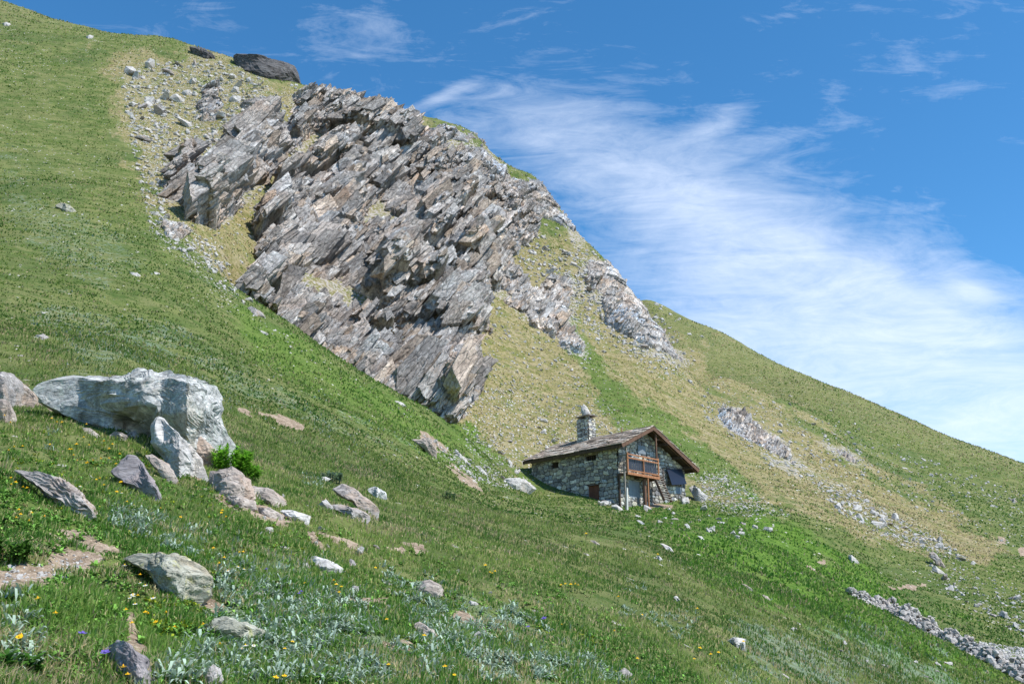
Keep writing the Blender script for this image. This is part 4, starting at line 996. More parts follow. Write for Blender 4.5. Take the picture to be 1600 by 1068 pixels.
g = [wall_grid('w', None, (0, 0, -B0), (0, 1, 0), (0, 0, 1), (-1, 0, 0), HL, roof_z(0)-.22+B0, 3, None, [H(dr), H(s1), H(s2)]),
     wall_grid('w', None, (0, 0, -B0), (1, 0, 0), (0, 0, 1), (0, -1, 0), HW, 9.9, 5, None, [H(bd), H(bw)], top=topf),
     wall_grid('w', None, (HW, 0, -B0), (0, 1, 0), (0, 0, 1), (1, 0, 0), HL, roof_z(HW)-.22+B0, 6, None, step=.12),
     wall_grid('w', None, (0, HL, -B0), (1, 0, 0), (0, 0, 1), (0, 1, 0), HW, 9.9, 7, None, top=topf, step=.12)]
join_grids('wall', g, M['masonry'], hut)
# roof of overlapping stone slates
def slates():
    rg = np.random.RandomState(8); VV, FF, CC = [], [], []; n = 0
    for side in (0, 1):
        xa, xb = (RX0, RXR) if side == 0 else (RX1, RXR)
        run = abs(xb-xa); pit = PIT if side == 0 else .475; L = math.hypot(run, run*pit); rows = int(L/.42)
        zl = roof_z(RX0) if side == 0 else roof_z(RX1)
        dx = (1 if side == 0 else -1)*run/L; dz = run*pit/L
        for r_ in range(rows+1):
            y = RY0-.06+rg.uniform(-.3, 0)
            while y < RY1+.05:
                w = rg.uniform(.5, 1.3); t = rg.uniform(.04, .09); le = rg.uniform(.5, .7)
                s0 = r_*.42-.04+rg.uniform(-.05, .05)+.03*math.sin(y*1.1)
                y0, y1 = max(y, RY0-.08), min(y+w-.02, RY1+.08)
                if y1-y0 > .1:
                    lift0 = .07+rg.uniform(0, .035)-.05*math.sin((y-RY0)/12.4*math.pi); lift1 = lift0-.06
                    P8 = []
                    for k, (sv, lf) in enumerate(((s0, lift0), (min(s0+le, L+.05), lift1))):
                        for tt in (0, t):
                            for yy in (y0+rg.uniform(-.03, .03), y1+rg.uniform(-.03, .03)):
                                sj = sv+(rg.uniform(-.05, .05) if k == 0 else 0)
                                P8.append((xa+dx*sj-dz*(lf+tt)*(1 if side == 0 else -1)*1, yy, zl+dz*sj+(lf+tt)*.9))
                    VV.append(np.array(P8)); FF.append(np.array([(0,1,3,2), (4,6,7,5), (0,4,5,1), (2,3,7,6), (0,2,6,4), (1,5,7,3)])+n); n += 8
                    b = rg.choice([0, 1, 2, 3], p=[.35, .3, .2, .15])
                    cc = np.array([(.42,.34,.28), (.52,.44,.375), (.26,.21,.175), (.64,.57,.50)][b])*rg.uniform(.85, 1.15)
                    CC.append(np.tile(cc, (8, 1)))
                y += w
    return np.concatenate(VV), np.concatenate(FF), np.concatenate(CC)
V, F, C_ = slates()
rf = npmesh('roof', V, F, M['slates'], hut, smooth=False, attrs={'stone': C_})
# boarding under the slates
bm = bmesh.new()
for xa, xb in ((RX0, RXR), (RXR, RX1)):
    za, zb = roof_z(xa)-.02, roof_z(xb)-.02; vs = []
    for y in (RY0, RY1):
        for x, z in ((xa, za), (xb, zb), (xb, zb-.09), (xa, za-.09)): vs.append(bm.verts.new((x, y, z)))
    for f in ((3,2,1,0), (4,5,6,7), (0,1,5,4), (1,2,6,5), (2,3,7,6), (3,0,4,7)): bm.faces.new([vs[i] for i in f])
bobj('roof_boards', bm, M['dark_wood'], hut)
for xa, xb in ((RX0-.02, RXR), (RX1+.02, RXR)):
    for y, mt in ((RY0-.03, 'brown_wood'), (RY1+.03, 'dark_wood')):
        beams('bargeboard', [((xa, y, roof_z(max(RX0, min(RX1, xa)))-.16), (xb, y, roof_z(xb)-.16), .05, .30)], mt, hut)
    beams('rafter', [((xa, RY0+.22, roof_z(max(RX0, min(RX1, xa)))-.22), (xb, RY0+.22, roof_z(xb)-.22), .14, .18)], 'brown_wood', hut)
    beams('eave_beam', [((xa+(.10 if xa < 1 else -.10), RY0, roof_z(max(RX0, min(RX1, xa)))-.17), (xa+(.10 if xa < 1 else -.10), RY1, roof_z(max(RX0, min(RX1, xa)))-.17), .10, .12)], 'dark_wood', hut)
for x in (.12, 1.9, 3.6, 5.6, 7.6, 9.1):
    beams('purlin', [((x, RY0+.05, roof_z(x)-.30), (x, .25, roof_z(x)-.30), .22, .26)], 'dark_wood' if x != 3.6 else 'brown_wood', hut)
for i in range(17):
    y = .25+i*.66; beams('rafter_tail', [((RX0+.08, y, roof_z(RX0)-.17), (.05, y, roof_z(0)-.19), .10, .12)], 'dark_wood', hut)
beams('wall_plate', [((-.10, 0, roof_z(0)-.42), (-.10, HL, roof_z(0)-.42), .16, .22)], 'grey_wood', hut)
# chimney
CX, CY, CA, CB = 2.75, 5.7, .95, 1.35
cz0, cz1 = roof_z(CX)-.35, roof_z(CX)+2.15
g = [wall_grid('c', None, (CX, CY, cz0), (0, 1, 0), (0, 0, 1), (-1, 0, 0), CB, cz1-cz0, 13, None, step=.04, su=.42, sv=.17),
     wall_grid('c', None, (CX, CY, cz0), (1, 0, 0), (0, 0, 1), (0, -1, 0), CA, cz1-cz0, 14, None, step=.04, su=.42, sv=.17),
     wall_grid('c', None, (CX+CA, CY, cz0), (0, 1, 0), (0, 0, 1), (1, 0, 0), CB, cz1-cz0, 15, None, step=.04, su=.42, sv=.17),
     wall_grid('c', None, (CX, CY+CB, cz0), (1, 0, 0), (0, 0, 1), (0, 1, 0), CA, cz1-cz0, 16, None, step=.04, su=.42, sv=.17),
     wall_grid('c', None, (CX, CY, cz1), (1, 0, 0), (0, 1, 0), (0, 0, 1), CA, CB, 17, None, step=.1)]
chm = join_grids('chimney', [(a, b, c*1.45) for a, b, c in g], M['masonry'], rf)
def slab(name, x0, x1, y0, y1, z0, z1, mat, parent, seed, tilt=0):
    rg = np.random.RandomState(seed); bm = bmesh.new(); box(bm, x0, x1, y0, y1, z0, z1)
    bmesh.ops.subdivide_edges(bm, edges=bm.edges, cuts=3, use_grid_fill=True)
    for v in bm.verts:
        v.co += Vector(rg.normal(size=3)*.018); v.co.z += tilt*(v.co.y-(y0+y1)/2)
    return bobj(name, bm, M[mat], parent)
slab('cap_support', CX+.05, CX+.35, CY+.05, CY+.4, cz1, cz1+.24, 'grey_rock', chm, 1)
slab('cap_support', CX+.05, CX+.9, CY+CB-.3, CY+CB-.05, cz1, cz1+.24, 'grey_rock', chm, 2)
slab('cap_slab', CX-.22, CX+CA+.15, CY-.28, CY+CB+.02, cz1+.24, cz1+.31, 'grey_rock', chm, 3, -.04)
slab('cap_slab', CX-.02, CX+CA+.05, CY-.02, CY+CB-.3, cz1-.36, cz1-.28, 'grey_rock', chm, 4)
bm = bmesh.new()
rg = np.random.RandomState(3)
V, F = ICO[3]; V = V*np.array((.42, .50, .75)); V[:, :2] *= (1-.75*sstep(-.3, .8, V[:, 2]))[:, None]; V[:, 1] += .28*V[:, 2]
V = V+(fbm3(V[:, 0]*3, V[:, 1]*3, V[:, 2]*3, 3, 5)*.05)[:, None]*np.sign(V)
co = npmesh('cap_stone', V+np.array((CX+.45, CY+.75, cz1+.85)), F, M['pale_stone'], chm, smooth=False)
# door and windows of the side wall
def planks(name, ax, r, off, mat, parent, n=4, frame=None):
    a, b, z0, z1 = r; L = []
    for i in range(n):
        p = a+(b-a)*i/n+.008; q = a+(b-a)*(i+1)/n-.008
        L.append((-off, -off+.05, p, q, z0, z1) if ax == 'side' else (p, q, -off, -off+.05, z0, z1))
    return boxes(name, L, mat, parent)
def sd(r, o0, o1, g=0): return (o0, o1, r[0]-g, r[1]+g, r[2]-g, r[3]+g)
d_ = planks('door', 'side', dr, -.10, 'red_wood', hut, 5)
boxes('door_frame', [(-.04, .22, dr[0]-.07, dr[0], dr[2], dr[3]), (-.04, .22, dr[1], dr[1]+.07, dr[2], dr[3]), (-.07, .22, dr[0]-.25, dr[1]+.25, dr[3], dr[3]+.16)], 'dark_wood', hut)
for r in (s1, s2):
    w = boxes('window', [sd(r, .20, .24)], 'void', hut)
    n = 5; boxes('bar', [(.05, .08, r[0]+(r[1]-r[0])*(i+.5)/n-.015, r[0]+(r[1]-r[0])*(i+.5)/n+.015, r[2], r[3]) for i in range(n)], 'dark_wood', w)
    boxes('lintel', [(-.06, .2, r[0]-.2, r[1]+.2, r[3], r[3]+.12)], 'grey_wood', w)
# front: shutters and panels
planks('shutter', 'front', bd, .045, 'blue_panel', hut, 3)
planks('shutter', 'front', bw, .045, 'blue_panel', hut, 2)
planks('attic_panel', 'front', ap, .14, 'blue_panel', hut, 2)
pn = rect(front_at, 1042, 732, 1069, 756, .5)
bm = bmesh.new(); beam(bm, ((pn[0]+pn[1])/2+.15, -.28, pn[3]), ((pn[0]+pn[1])/2+.35, -.60, pn[2]), pn[1]-pn[0]-.35, .05, up=(0, 1, 0)); sp = bobj('solar_panel', bm, M['black_panel'], hut)
beams('panel_frame', [((pn[0], -.10, pn[2]), (pn[0], -.10, pn[3]), .06, .06), ((pn[0], -.10, pn[2]), (pn[1], -.10, pn[2]), .06, .06), ((pn[0], -.10, pn[3]), (pn[1], -.10, pn[3]), .06, .06), ((pn[1], -.10, pn[2]), (pn[1], -.10, pn[3]), .06, .06)], 'dark_wood', sp)
# balcony
O = 1.0
b0, bz = front_at(981, 737, O); b1, _ = front_at(1029, 744, O); _, rt = front_at(981, 709, O)
bal = boxes('balcony', [(b0-.10, b1+.05, -O-.05, .0, bz-.10, bz-.03)], 'brown_wood', hut)
for x in (b0, (b0+b1)/2, b1):
    beams('joist', [((x, .1, bz-.18), (x, -O-.02, bz-.18), .12, .14)], 'brown_wood', bal)
boxes('edge_beam', [(b0-.10, b1+.08, -O-.10, -O-.05, bz-.20, bz+.02)], 'orange_wood', bal)
for k, x in enumerate((b0, (b0+b1)/2+.05, b1)):
    beams('baluster_post', [((x, -O, bz-.22), (x, -O, rt+(.14 if k != 1 else .08)), .13 if k != 1 else .08, .12)], 'orange_wood', bal)
for z in (rt, rt-.30, bz+.18):
    beams('rail', [((b0, -O-.07, z), (b1, -O-.07, z), .045, .11)], 'orange_wood', bal)
bm = bmesh.new(); n = 26
for i in range(n):
    x = b0+.1+(b1-b0-.2)*i/n; box(bm, x, x+(b1-b0-.2)/n-.02, -O+.05+.02*(i % 2), -O+.075+.02*(i % 2), bz+.22, rt-.33)
bobj('infill_panel', bm, M['board_dark'], bal)
sdr = [((b0-.02, -O, rt-.05), (b0-.02, .1, rt-.05), .05, .09), ((b0-.02, -O, bz+.15), (b0-.02, .1, bz+.15), .05, .09)]
for i in range(6): sdr.append(((b0-.02, -O+.15+i*.17, bz), (b0-.02, -O+.15+i*.17, rt-.05), .06, .03))
beams('side_railing', sdr, 'grey_wood', bal)
beams('post', [((b1-.10, -O+.06, rt), (b1-.10, -O+.06, roof_z(b1)-.25), .13, .13)], 'brown_wood', hut)
beams('post', [((b0-.03, -O+.06, rt), (b0-.03, -O+.06, roof_z(b0)-.25), .12, .12)], 'grey_wood', hut)
beams('brace', [((b1-.1, -O+.06, roof_z(b1)-.75), (b1+.9, -O+.2, roof_z(b1)-.62), .10, .10)], 'brown_wood', hut)
for px, pz, w, mt, off in ((969, 788, .12, 'dark_wood', .25), (977.5, 786, .11, 'grey_wood', O), (1008, 783, .36, 'brown_wood', .62), (1013.5, 783, .11, 'orange_wood', O)):
    x, z = front_at(px, pz, off); beams('support_post', [((x, -off, -1.2+.1*x), (x, -off, bz-.12), w, .12)], mt, hut)
# ladder
l0, lz0 = front_at(1040, 780, 1.5); l1, lz1 = front_at(1024, 743, .75)
ld = []
st = [((l1-.42, -.8, lz1+.1), (l0-.45, -1.7, lz0-.15)), ((l1+.55, -.8, lz1+.1), (l0+.55, -1.7, lz0-.15))]
lad = empty('ladder'); lad.parent = hut
for a, b in st: beams('stringer', [(a, b, .10, .20)], 'brown_wood', lad)
for i in range(10):
    t = (i+.6)/10.3; a = Vector(st[0][0]).lerp(Vector(st[0][1]), t); b = Vector(st[1][0]).lerp(Vector(st[1][1]), t)
    beams('rung', [(a, b, .26, .07)], 'grey_wood', lad)
beams('pole', [((3.3, 2.2, roof_z(3.3)), (3.35, 2.2, roof_z(3.3)+.55), .05, .05)], 'orange_wood', rf)
# things beside the hut
x, z = side_at(964, 786)
pm = empty('white_post'); pm.location = hut.matrix_basis@Vector((-.45, -1.25, -.2)); pm.rotation_euler = (0, R(2), HANG)
wx, wz = .0, .0
beams('shaft', [((0, 0, -.8), (0, 0, 1.55), .14, .10)], 'white_wood', pm)
tag(pm, 'short white post standing at the near corner of the hut', 'post')
LP = []; LS = []
rg = np.random.RandomState(31)
for i in range(46):
    px_ = rg.uniform(936, 968); h_ = hit(px_, 789-(px_-936)*.05+rg.uniform(-2, 2)); LP.append(np.array(h_)+np.array((0, 0, rg.uniform(0, .25)))); LS.append(rg.uniform(.15, .5))
org = LP[0]; o = pile('stone_heap', [p-org for p in LP], LS, M['pale_stone'], 44, .6); o.location = org
tag(o, 'low heap of white stones at the foot of the near hut corner', 'stones')
for k in range(4):
    pass
# ------------------------------------------------------------------ grass, leaves and flowers
def leaf_mat(name, trans=.35, rough=.6):
    m, T = new_mat(name); a = T.node('ShaderNodeAttribute', attribute_name='leaf')
    finish(T, a.outputs['Color'], rough, spec=.25, trans=trans); return m
M['blade'] = leaf_mat('grass blade', .55); M['leaf'] = leaf_mat('felted leaf', .2, .8); M['petal'] = leaf_mat('petal', .3, .6)
rng = np.random.RandomState(77)
def spread(n, r0, r1, th=.60):
    t = rng.uniform(-th, th, n); lr = rng.uniform(math.log(r0), math.log(r1), n); r = np.exp(lr)
    return r*np.sin(t), r*np.cos(t)
def blades(x, y, z, h, w, colr, lean=1.15, bend=.55, segs=2):
    n = len(x); a = rng.uniform(0, 6.283, n); l = lean*rng.rand(n)
    dx, dy = np.cos(a)*l*h, np.sin(a)*l*h
    dx += .12*h; dy -= .06*h
    # width direction roughly across the lean
    b = a+math.pi/2+rng.normal(size=n)*.5; wx, wy = np.cos(b)*w/2, np.sin(b)*w/2
    V = np.zeros((n, 5, 3), np.float32)
    V[:, 0] = np.stack([x-wx, y-wy, z-h*.1], -1); V[:, 1] = np.stack([x+wx, y+wy, z-h*.1], -1)
    mx, my, mz = x+dx*.35, y+dy*.35, z+h*.62*np.sqrt(1-np.minimum(.8, l*l*.4))
    V[:, 2] = np.stack([mx+wx*.8, my+wy*.8, mz], -1); V[:, 3] = np.stack([mx-wx*.8, my-wy*.8, mz], -1)
    V[:, 4] = np.stack([x+dx, y+dy, z+h*(1-.45*l*bend)], -1)
    k = np.arange(n)[:, None]*5
    Fq = (k+np.array([[0, 1, 2]])); Fq2 = (k+np.array([[0, 2, 3]])); Ft = (k+np.array([[3, 2, 4]]))
    C4 = np.repeat(colr[:, None, :], 5, 1).astype(np.float32)
    return V.reshape(-1, 3), np.concatenate([Fq, Fq2, Ft]), C4.reshape(-1, 3)
def ok_mask(x, y, z):
    dry, rocky, soil, lush, silver, scree = zones(x, y, z)
    return dry, rocky, soil, lush, silver, scree
def grass(name, n, r0, r1, hf, wf, label):
    x, y = spread(n, r0, r1); z = zterr(x, y)
    dry, rocky, soil, lush, silver, scree = zones(x, y, z)
    r = np.hypot(x, y); lr = np.log(r); th = np.arctan2(x, y)
    q_ = np.maximum(1, 2**np.floor(np.log2(np.maximum(r, 1)/14))); cl_ = fbm2(x/.38/q_, y/.38/q_, 2, 3)*1.1+fbm2(x/1.5/q_, y/1.5/q_, 2, 4)*.8
    keep = (rng.rand(n) < cl(.95+.6*cl_)*.75+.25) & (soil+.3*rng.rand(n) < .55) & (rocky < .5) & (scree < .5+.3*rng.rand(n))
    hutd = (np.abs(x-8.4) < 9) & (np.abs(y-88) < 9)
    keep &= ~(((x-HK.x)*math.cos(HANG)+(y-HK.y)*math.sin(HANG) > -.1) & (-(x-HK.x)*math.sin(HANG)+(y-HK.y)*math.cos(HANG) > -.1) & hutd)
    x, y, z, dry, lush, silver, r, cl_, Q_ = (q[keep] for q in (x, y, z, dry, lush, silver, r, cl_, q_))
    n = len(x); tint = fbm2(x/3/Q_+7, y/3/Q_, 3, 12)*1.5+.35*rng.normal(size=n)+fbm2(x/.5, y/.5, 2, 19)*.9; dpat = sstep(.1, .9, fbm2(x/1.3+40, y/1.3, 3, 29))*.45
    h = hf(r)*(.55+.8*rng.rand(n))*cl(1+.55*cl_)*1.1*(1+.5*lush); h = np.clip(h, .02, 2)*1.15
    w = wf(r)*(.7+.6*rng.rand(n))
    g0 = np.array((.065, .150, .024)); g1 = np.array((.20, .275, .066)); g2 = np.array((.36, .35, .15)); dr_ = np.array((.46, .38, .22))
    t = sstep(-1.2, 1.2, tint)[:, None]
    c = g0*(1-t)+g1*t
    c = np.where((rng.rand(n) < .16)[:, None], g2, c)
    c = c*(1-.45*lush[:, None])+np.array((.095, .23, .028))*.45*lush[:, None]*(.7+.8*rng.rand(n)[:, None])
    pd = dry*.85+.05+dpat*sstep(60, 30, r)
    c = np.where((rng.rand(n) < pd)[:, None], dr_*(.6+.6*rng.rand(n)[:, None]), c)
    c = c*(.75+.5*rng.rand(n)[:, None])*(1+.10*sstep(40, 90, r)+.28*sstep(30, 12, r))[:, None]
    ps = silver*.14
    c = np.where((rng.rand(n) < ps)[:, None], np.array((.30, .37, .30)), c)
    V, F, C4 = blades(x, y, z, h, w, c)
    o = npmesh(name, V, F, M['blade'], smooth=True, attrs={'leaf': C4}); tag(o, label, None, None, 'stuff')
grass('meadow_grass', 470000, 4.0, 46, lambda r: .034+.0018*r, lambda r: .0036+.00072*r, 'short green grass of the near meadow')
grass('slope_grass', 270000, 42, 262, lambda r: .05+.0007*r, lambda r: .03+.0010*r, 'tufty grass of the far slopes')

# leaf rosettes: felted silvery leaves, green herbs
def rosettes(name, centers, nl, L, W, base, var, label, up=.6, kind='stuff', mat='leaf', parent=None, cat=None):
    VV, FF, CC = [], [], []; n = 0
    for c in centers:
        r = math.hypot(c[0], c[1]); k = rng.randint(nl[0], nl[1]); yaw0 = rng.uniform(0, 6.28)
        for i in range(k):
            a = yaw0+i*2.4+rng.normal()*.3; l = L*rng.uniform(.6, 1.25); w = W*rng.uniform(.7, 1.2); el = rng.uniform(up-.35, up+.55)
            d = np.array((math.cos(a)*math.cos(el)+.25, math.sin(a)*math.cos(el)-.1, math.sin(el))); d /= np.linalg.norm(d)
            s = np.cross(d, (0, 0, 1)); s /= np.linalg.norm(s)+1e-6; nn = np.cross(s, d)
            p0 = np.array(c)+np.array((rng.normal()*.02, rng.normal()*.02, -.01))
            pts = [p0, p0+d*l*.35+s*w*.5+nn*.012, p0+d*l*.35-s*w*.5+nn*.012, p0+d*l*.72+s*w*.4, p0+d*l*.72-s*w*.4, p0+d*l-np.array((0, 0, l*.25))]
            VV += pts; FF += [(n, n+1, n+2), (n+2, n+1, n+3), (n+2, n+3, n+4), (n+4, n+3, n+5)]; n += 6
            cc = np.array(base)*(1+var*rng.normal()); CC += [np.clip(cc, .01, .9)]*6
    return np.array(VV), np.array(FF), np.array(CC)
def in_zone(polys, n):
    out = []
    SO = [[(0,878),(75,868),(150,850),(160,880),(80,905),(0,925)]]
    for poly, k in polys:
        for p in rnd_in(poly, int(k*n), rng):
            if poly_sdf(np.array([p[0]]), np.array([p[1]]), SO[0])[0] > 0: continue
            # gather into drifts
            if fbm2(np.array([p[0]/34]), np.array([p[1]/26]), 3, 55)[0] > -.25: 
                h = hit(*p); out.append((h.x, h.y, h.z))
    return out
SZ = [([(340,870),(470,890),(600,960),(660,1068),(230,1068),(330,980)], .34), ([(640,930),(820,960),(980,1068),(640,1068)], .26), ([(180,785),(330,835),(300,870),(170,825)], .08),
      ([(0,860),(60,990),(40,1068),(0,1068)], .04), ([(470,740),(520,745),(510,765),(470,760)], .02), ([(800,940),(900,1068),(700,1068)], .1), ([(70,670),(130,680),(120,720),(60,700)], .03), ([(560,880),(700,900),(640,960)], .03), ([(980,900),(1100,960),(1060,1000),(960,960)], .05)]
V, F, C_ = rosettes('x', in_zone(SZ, 2300), (4, 8), .13, .021, (.33, .42, .33), .2, '')
o = npmesh('silver_leaves', V, F, M['leaf'], attrs={'leaf': C_}); tag(o, 'silvery grey-green leaves growing in drifts through the foreground grass', None, None, 'stuff')
HZ = [([(0,650),(380,760),(600,850),(900,900),(1100,1068),(0,1068)], 1.0)]
V, F, C_ = rosettes('x', in_zone(HZ, 4000), (5, 10), .075, .026, (.15, .31, .055), .3, '', up=.5)
o = npmesh('green_herbs', V, F, M['leaf'], attrs={'leaf': C_}); tag(o, 'low broad-leaved green herbs among the foreground grass', None, None, 'stuff')
V, F, C_ = rosettes('x', in_zone([([(60,640),(330,740),(600,860),(330,900),(0,760)], 1.0), ([(220,930),(320,930),(320,1010),(240,1000)], .3), ([(760,1000),(900,960),(1000,1068),(700,1068)], .4)], 420), (6, 10), .05, .018, (.34, .40, .03), .2, '', up=.9)
o = npmesh('yellow_green_herbs', V, F, M['leaf'], attrs={'leaf': C_}); tag(o, 'yellowish blooming herbs low in the foreground grass', None, None, 'stuff')

def turf_centres(n, r0, r1, seed, thr=-.2):
    x, y = spread(n, r0, r1); z = zterr(x, y); dry, rocky, soil, lush, silver, scree = zones(x, y, z)
    k = (soil < .45) & (fbm2(x/.9, y/.9, 3, seed)+fbm2(x/4, y/4, 2, seed+1)*.6 > thr) & (rocky < .4)
    return np.stack([x[k], y[k], z[k]], -1)
V, F, C_ = rosettes('x', turf_centres(14000, 4.4, 38, 61), (5, 8), .055, .024, (.20, .35, .07), .4, '', up=.45)
o = npmesh('small_leaf_turf', V, F, M['leaf'], attrs={'leaf': C_}); tag(o, 'small-leaved fresh green turf plants of the near meadow', None, None, 'stuff')
V, F, C_ = rosettes('x', turf_centres(5000, 4.4, 45, 67, .15), (5, 8), .06, .018, (.36, .33, .16), .3, '', up=.7)
o = npmesh('withered_tufts', V, F, M['leaf'], attrs={'leaf': C_}); tag(o, 'withered straw-coloured tufts in the near meadow', None, None, 'stuff')

def bush(name, label, px, py, wpx, hpx, nleaf, base, L=.12, W=.035, cat='plant'):
    h = hit(px, py); m = h.y/FPX; VV, FF, CC = [], [], []; n = 0
    o = empty(name, h)
    sv, sf = [], []; k = 0
    stems = []
    for i in range(26):
        a = rng.uniform(0, 6.28); rr = math.sqrt(rng.rand())*.5; b = np.array((math.cos(a)*rr*wpx*m, math.sin(a)*rr*wpx*m*.7, 0)); hh = hpx*m*(1-.7*rr*rr*2)*rng.uniform(.75, 1.05)
        t = b*1.15+np.array((0, 0, hh)); b[2] -= .05
        for q in ((-.006, 0), (.006, 0), (0, .01)): sv += [b+np.array((q[0], q[1], 0)), t+np.array((q[0]*.4, q[1]*.4, 0))]
        sf += [(k, k+2, k+3, k+1), (k+2, k+4, k+5, k+3), (k+4, k, k+1, k+5)]; k += 6; stems.append((b, t))
    tag(npmesh('stem', np.array(sv), np.array(sf), M['leaf'], o, attrs={'leaf': np.tile(np.array(base)*.6, (len(sv), 1))}), kind='stuff')
    for i in range(nleaf):
        b, t = stems[rng.randint(len(stems))]; f = rng.uniform(.25, 1.0); p0 = b*(1-f)+t*f
        a = rng.uniform(0, 6.28); el = rng.uniform(-.1, 1.1); l = L*rng.uniform(.6, 1.2); w = W*rng.uniform(.7, 1.3)
        d = np.array((math.cos(a)*math.cos(el), math.sin(a)*math.cos(el), math.sin(el))); s = np.cross(d, (0, 0, 1)); s /= np.linalg.norm(s)+1e-6; nn = np.cross(s, d)
        VV += [p0, p0+d*l*.45+s*w*.5+nn*.01, p0+d*l*.45-s*w*.5+nn*.01, p0+d*l-np.array((0, 0, l*.15))]; FF += [(n, n+1, n+2), (n+1, n+3, n+2)]; n += 4
        CC += [np.clip(np.array(base)*(1+.25*rng.normal()), .01, .9)]*4
    npmesh('foliage', np.array(VV), np.array(FF), M['blade'], o, attrs={'leaf': np.array(CC)})
    tag(o, label, cat)
bush('leafy_shrub', 'bright green leafy shrub at the right end of the huge whitish boulder', 358, 738, 56, 44, 1700, (.19, .42, .04))
bush('leafy_shrub', 'smaller bright green shrub just right of the leafy shrub by the boulder', 388, 748, 30, 24, 600, (.17, .38, .04))
bush('leafy_plant', 'dark green bushy plant at the left border above the bare soil', 8, 872, 60, 26, 520, (.08, .19, .03), .09, .03)
bush('leafy_plant', 'tuft of green leaves on the dark-sided boulder at the left border', 20, 622, 30, 24, 500, (.045, .11, .02), .16, .014)
bush('leafy_plant', 'dark green leafy plant at the bottom left corner', 18, 1052, 70, 28, 500, (.08, .20, .03), .07, .028)
bush('leafy_plant', 'grassy green tuft on the foot of the pointed pale slab', 248, 716, 22, 30, 320, (.06, .12, .03), .13, .012)
bush('leafy_plant', 'small bluish green thistle alone in the middle meadow', 700, 782, 22, 16, 260, (.07, .13, .06), .14, .04)
bush('leafy_plant', 'bluish green leafy clump above the large flat slab', 516, 752, 30, 16, 260, (.13, .20, .13), .14, .05)

# countable flowers
def flower(name, petal, r, hgt, np_=9, centre=None):
    """one small bloom on its stalk"""
    root = empty(name)
    sv = []; sf = []
    for i, (z, q) in enumerate(((-.03, .004), (hgt*.5, .003), (hgt, .003))):
        for k in range(3): sv.append((math.cos(k*2.09)*q+.008*i, math.sin(k*2.09)*q, z))
    for i in range(2):
        for k in range(3): sf.append((i*3+k, i*3+(k+1) % 3, i*3+3+(k+1) % 3, i*3+3+k))
    npmesh('stem', np.array(sv), np.array(sf), M['blade'], root, attrs={'leaf': np.tile((.06, .13, .03), (len(sv), 1))})
    pv = []; pf = []; n = 0; c = np.array((.016, 0, hgt))
    for i in range(np_):
        a = i*6.283/np_; d = np.array((math.cos(a), math.sin(a), .25)); s = np.array((-math.sin(a), math.cos(a), 0))
        pv += [c, c+d*r*.6+s*r*.33, c+d*r*.6-s*r*.33, c+d*r]; pf += [(n, n+1, n+3, n+2)]; n += 4
    npmesh('petals', np.array(pv), np.array(pf), M['petal'], root, attrs={'leaf': np.tile(petal, (len(pv), 1))})
    cv = [c+np.array((math.cos(k)*r*.3, math.sin(k)*r*.3, .008)) for k in np.linspace(0, 6.283, 7)[:-1]]+[c+np.array((0, 0, .02))]
    npmesh('flower_centre', np.array(cv), np.array([(k, (k+1) % 6, 6) for k in range(6)]), M['petal'], root, attrs={'leaf': np.tile(centre or petal, (7, 1))})
    return root
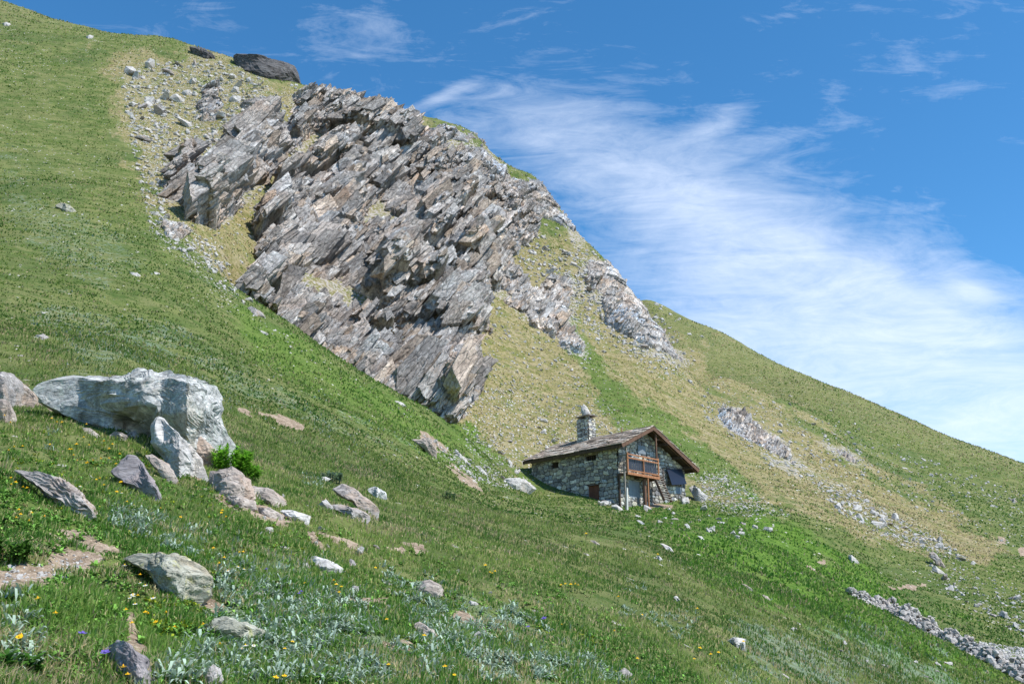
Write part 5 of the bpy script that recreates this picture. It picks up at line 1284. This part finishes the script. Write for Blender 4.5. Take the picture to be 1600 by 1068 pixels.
FL = [
 ('yellow_flower', (.90, .58, .015), .022, .10, 'yellow flower in the grass round the grey rocks at left', 'yellow flowers among the left rocks',
  [(7,651),(15,661),(12,704),(22,699),(60,767),(80,654),(84,659),(34,697),(111,703),(117,695),(108,702),(112,712),(118,720),(130,684),(74,696),(136,696),(130,723),(120,695),(162,690),(170,702),(184,710),(168,717),(182,725),(16,757),(18,754),(36,740),(43,754),(44,763),(33,762),(28,797),(15,747),(46,802),(60,807),(25,810),(26,804),(42,815),(190,752),(193,783),(150,748),(162,758),(178,768),(148,720),(132,663),(135,724),(251,795),(276,808),(345,798),(354,808),(344,800),(172,694),(100,660),(158,718),(147,749),(200,745)]),
 ('yellow_flower', (.90, .56, .015), .021, .09, 'yellow flower beside the rounded lichen-covered boulder', 'yellow flowers round the lichened boulder',
  [(61,938),(81,961),(215,899),(212,932),(195,955),(206,974),(226,957),(229,961),(262,959),(245,972),(266,981),(322,977),(188,1047),(194,1057),(332,857),(373,863),(25,995),(27,996),(342,1009),(375,862),(341,882),(346,872)]),
 ('yellow_flower', (.92, .62, .02), .022, .10, 'small yellow flower in the middle foreground', 'yellow flowers of the middle foreground',
  [(520,908),(531,917),(526,926),(478,911),(522,914),(582,887),(757,884),(761,894),(766,896),(877,915),(884,912),(890,914),(897,914),(902,915),(965,933),(1000,961),(878,977),(605,1040),(693,1044),(706,1055),(658,995),(991,1030),(1084,1030),(1157,1004),(785,780),(915,835),(1026,866),(440,1015),(450,1004),(420,1060),(439,1058),(1087,953),(604,969),(768,893),(960,987),(1120,1020),(1088,1014),(1110,1024)]),
 ('white_flower', (.80, .80, .76), .022, .10, 'small white daisy in the lower left grass', 'white daisies at lower left',
  [(190,886),(219,890),(221,912),(227,916),(199,934),(206,930),(204,935),(208,946),(352,893),(361,897),(375,892),(240,935),(306,760),(205,790),(56,723),(120,760),(384,1012),(375,1015),(392,1008),(187,771),(365,888)]),
 ('violet_flower', (.18, .12, .52), .032, .12, 'violet flower among the silvery leaves', 'violet flowers in the foreground',
  [(416,892),(465,929),(118,993),(160,1022),(851,967),(825,980),(470,927)])]
cnt = 0
for nm, pc, r_, hg, lb, gp, pts in FL:
    proto = flower(nm, pc, r_, hg, 9 if nm != 'violet_flower' else 5, (.75, .50, .02) if nm == 'white_flower' else (.84, .46, .01) if nm == 'yellow_flower' else None)
    first = True
    for px, py in pts:
        o = proto if first else copy_tree(proto); first = False
        p0 = hit(px, py+8); s = rng.uniform(.85, 1.25)*min(2.2, max(.8, p0.y/13))
        # stand the bloom a stalk's height above the turf
        p = hit(px, py+hg*s*FPX/p0.y*.95)
        o.location = p; o.scale = (s, s, s); o.rotation_euler = (rng.normal()*.15+.25, rng.normal()*.15, rng.uniform(-.5, .5)); tag(o, lb, 'flower', gp)
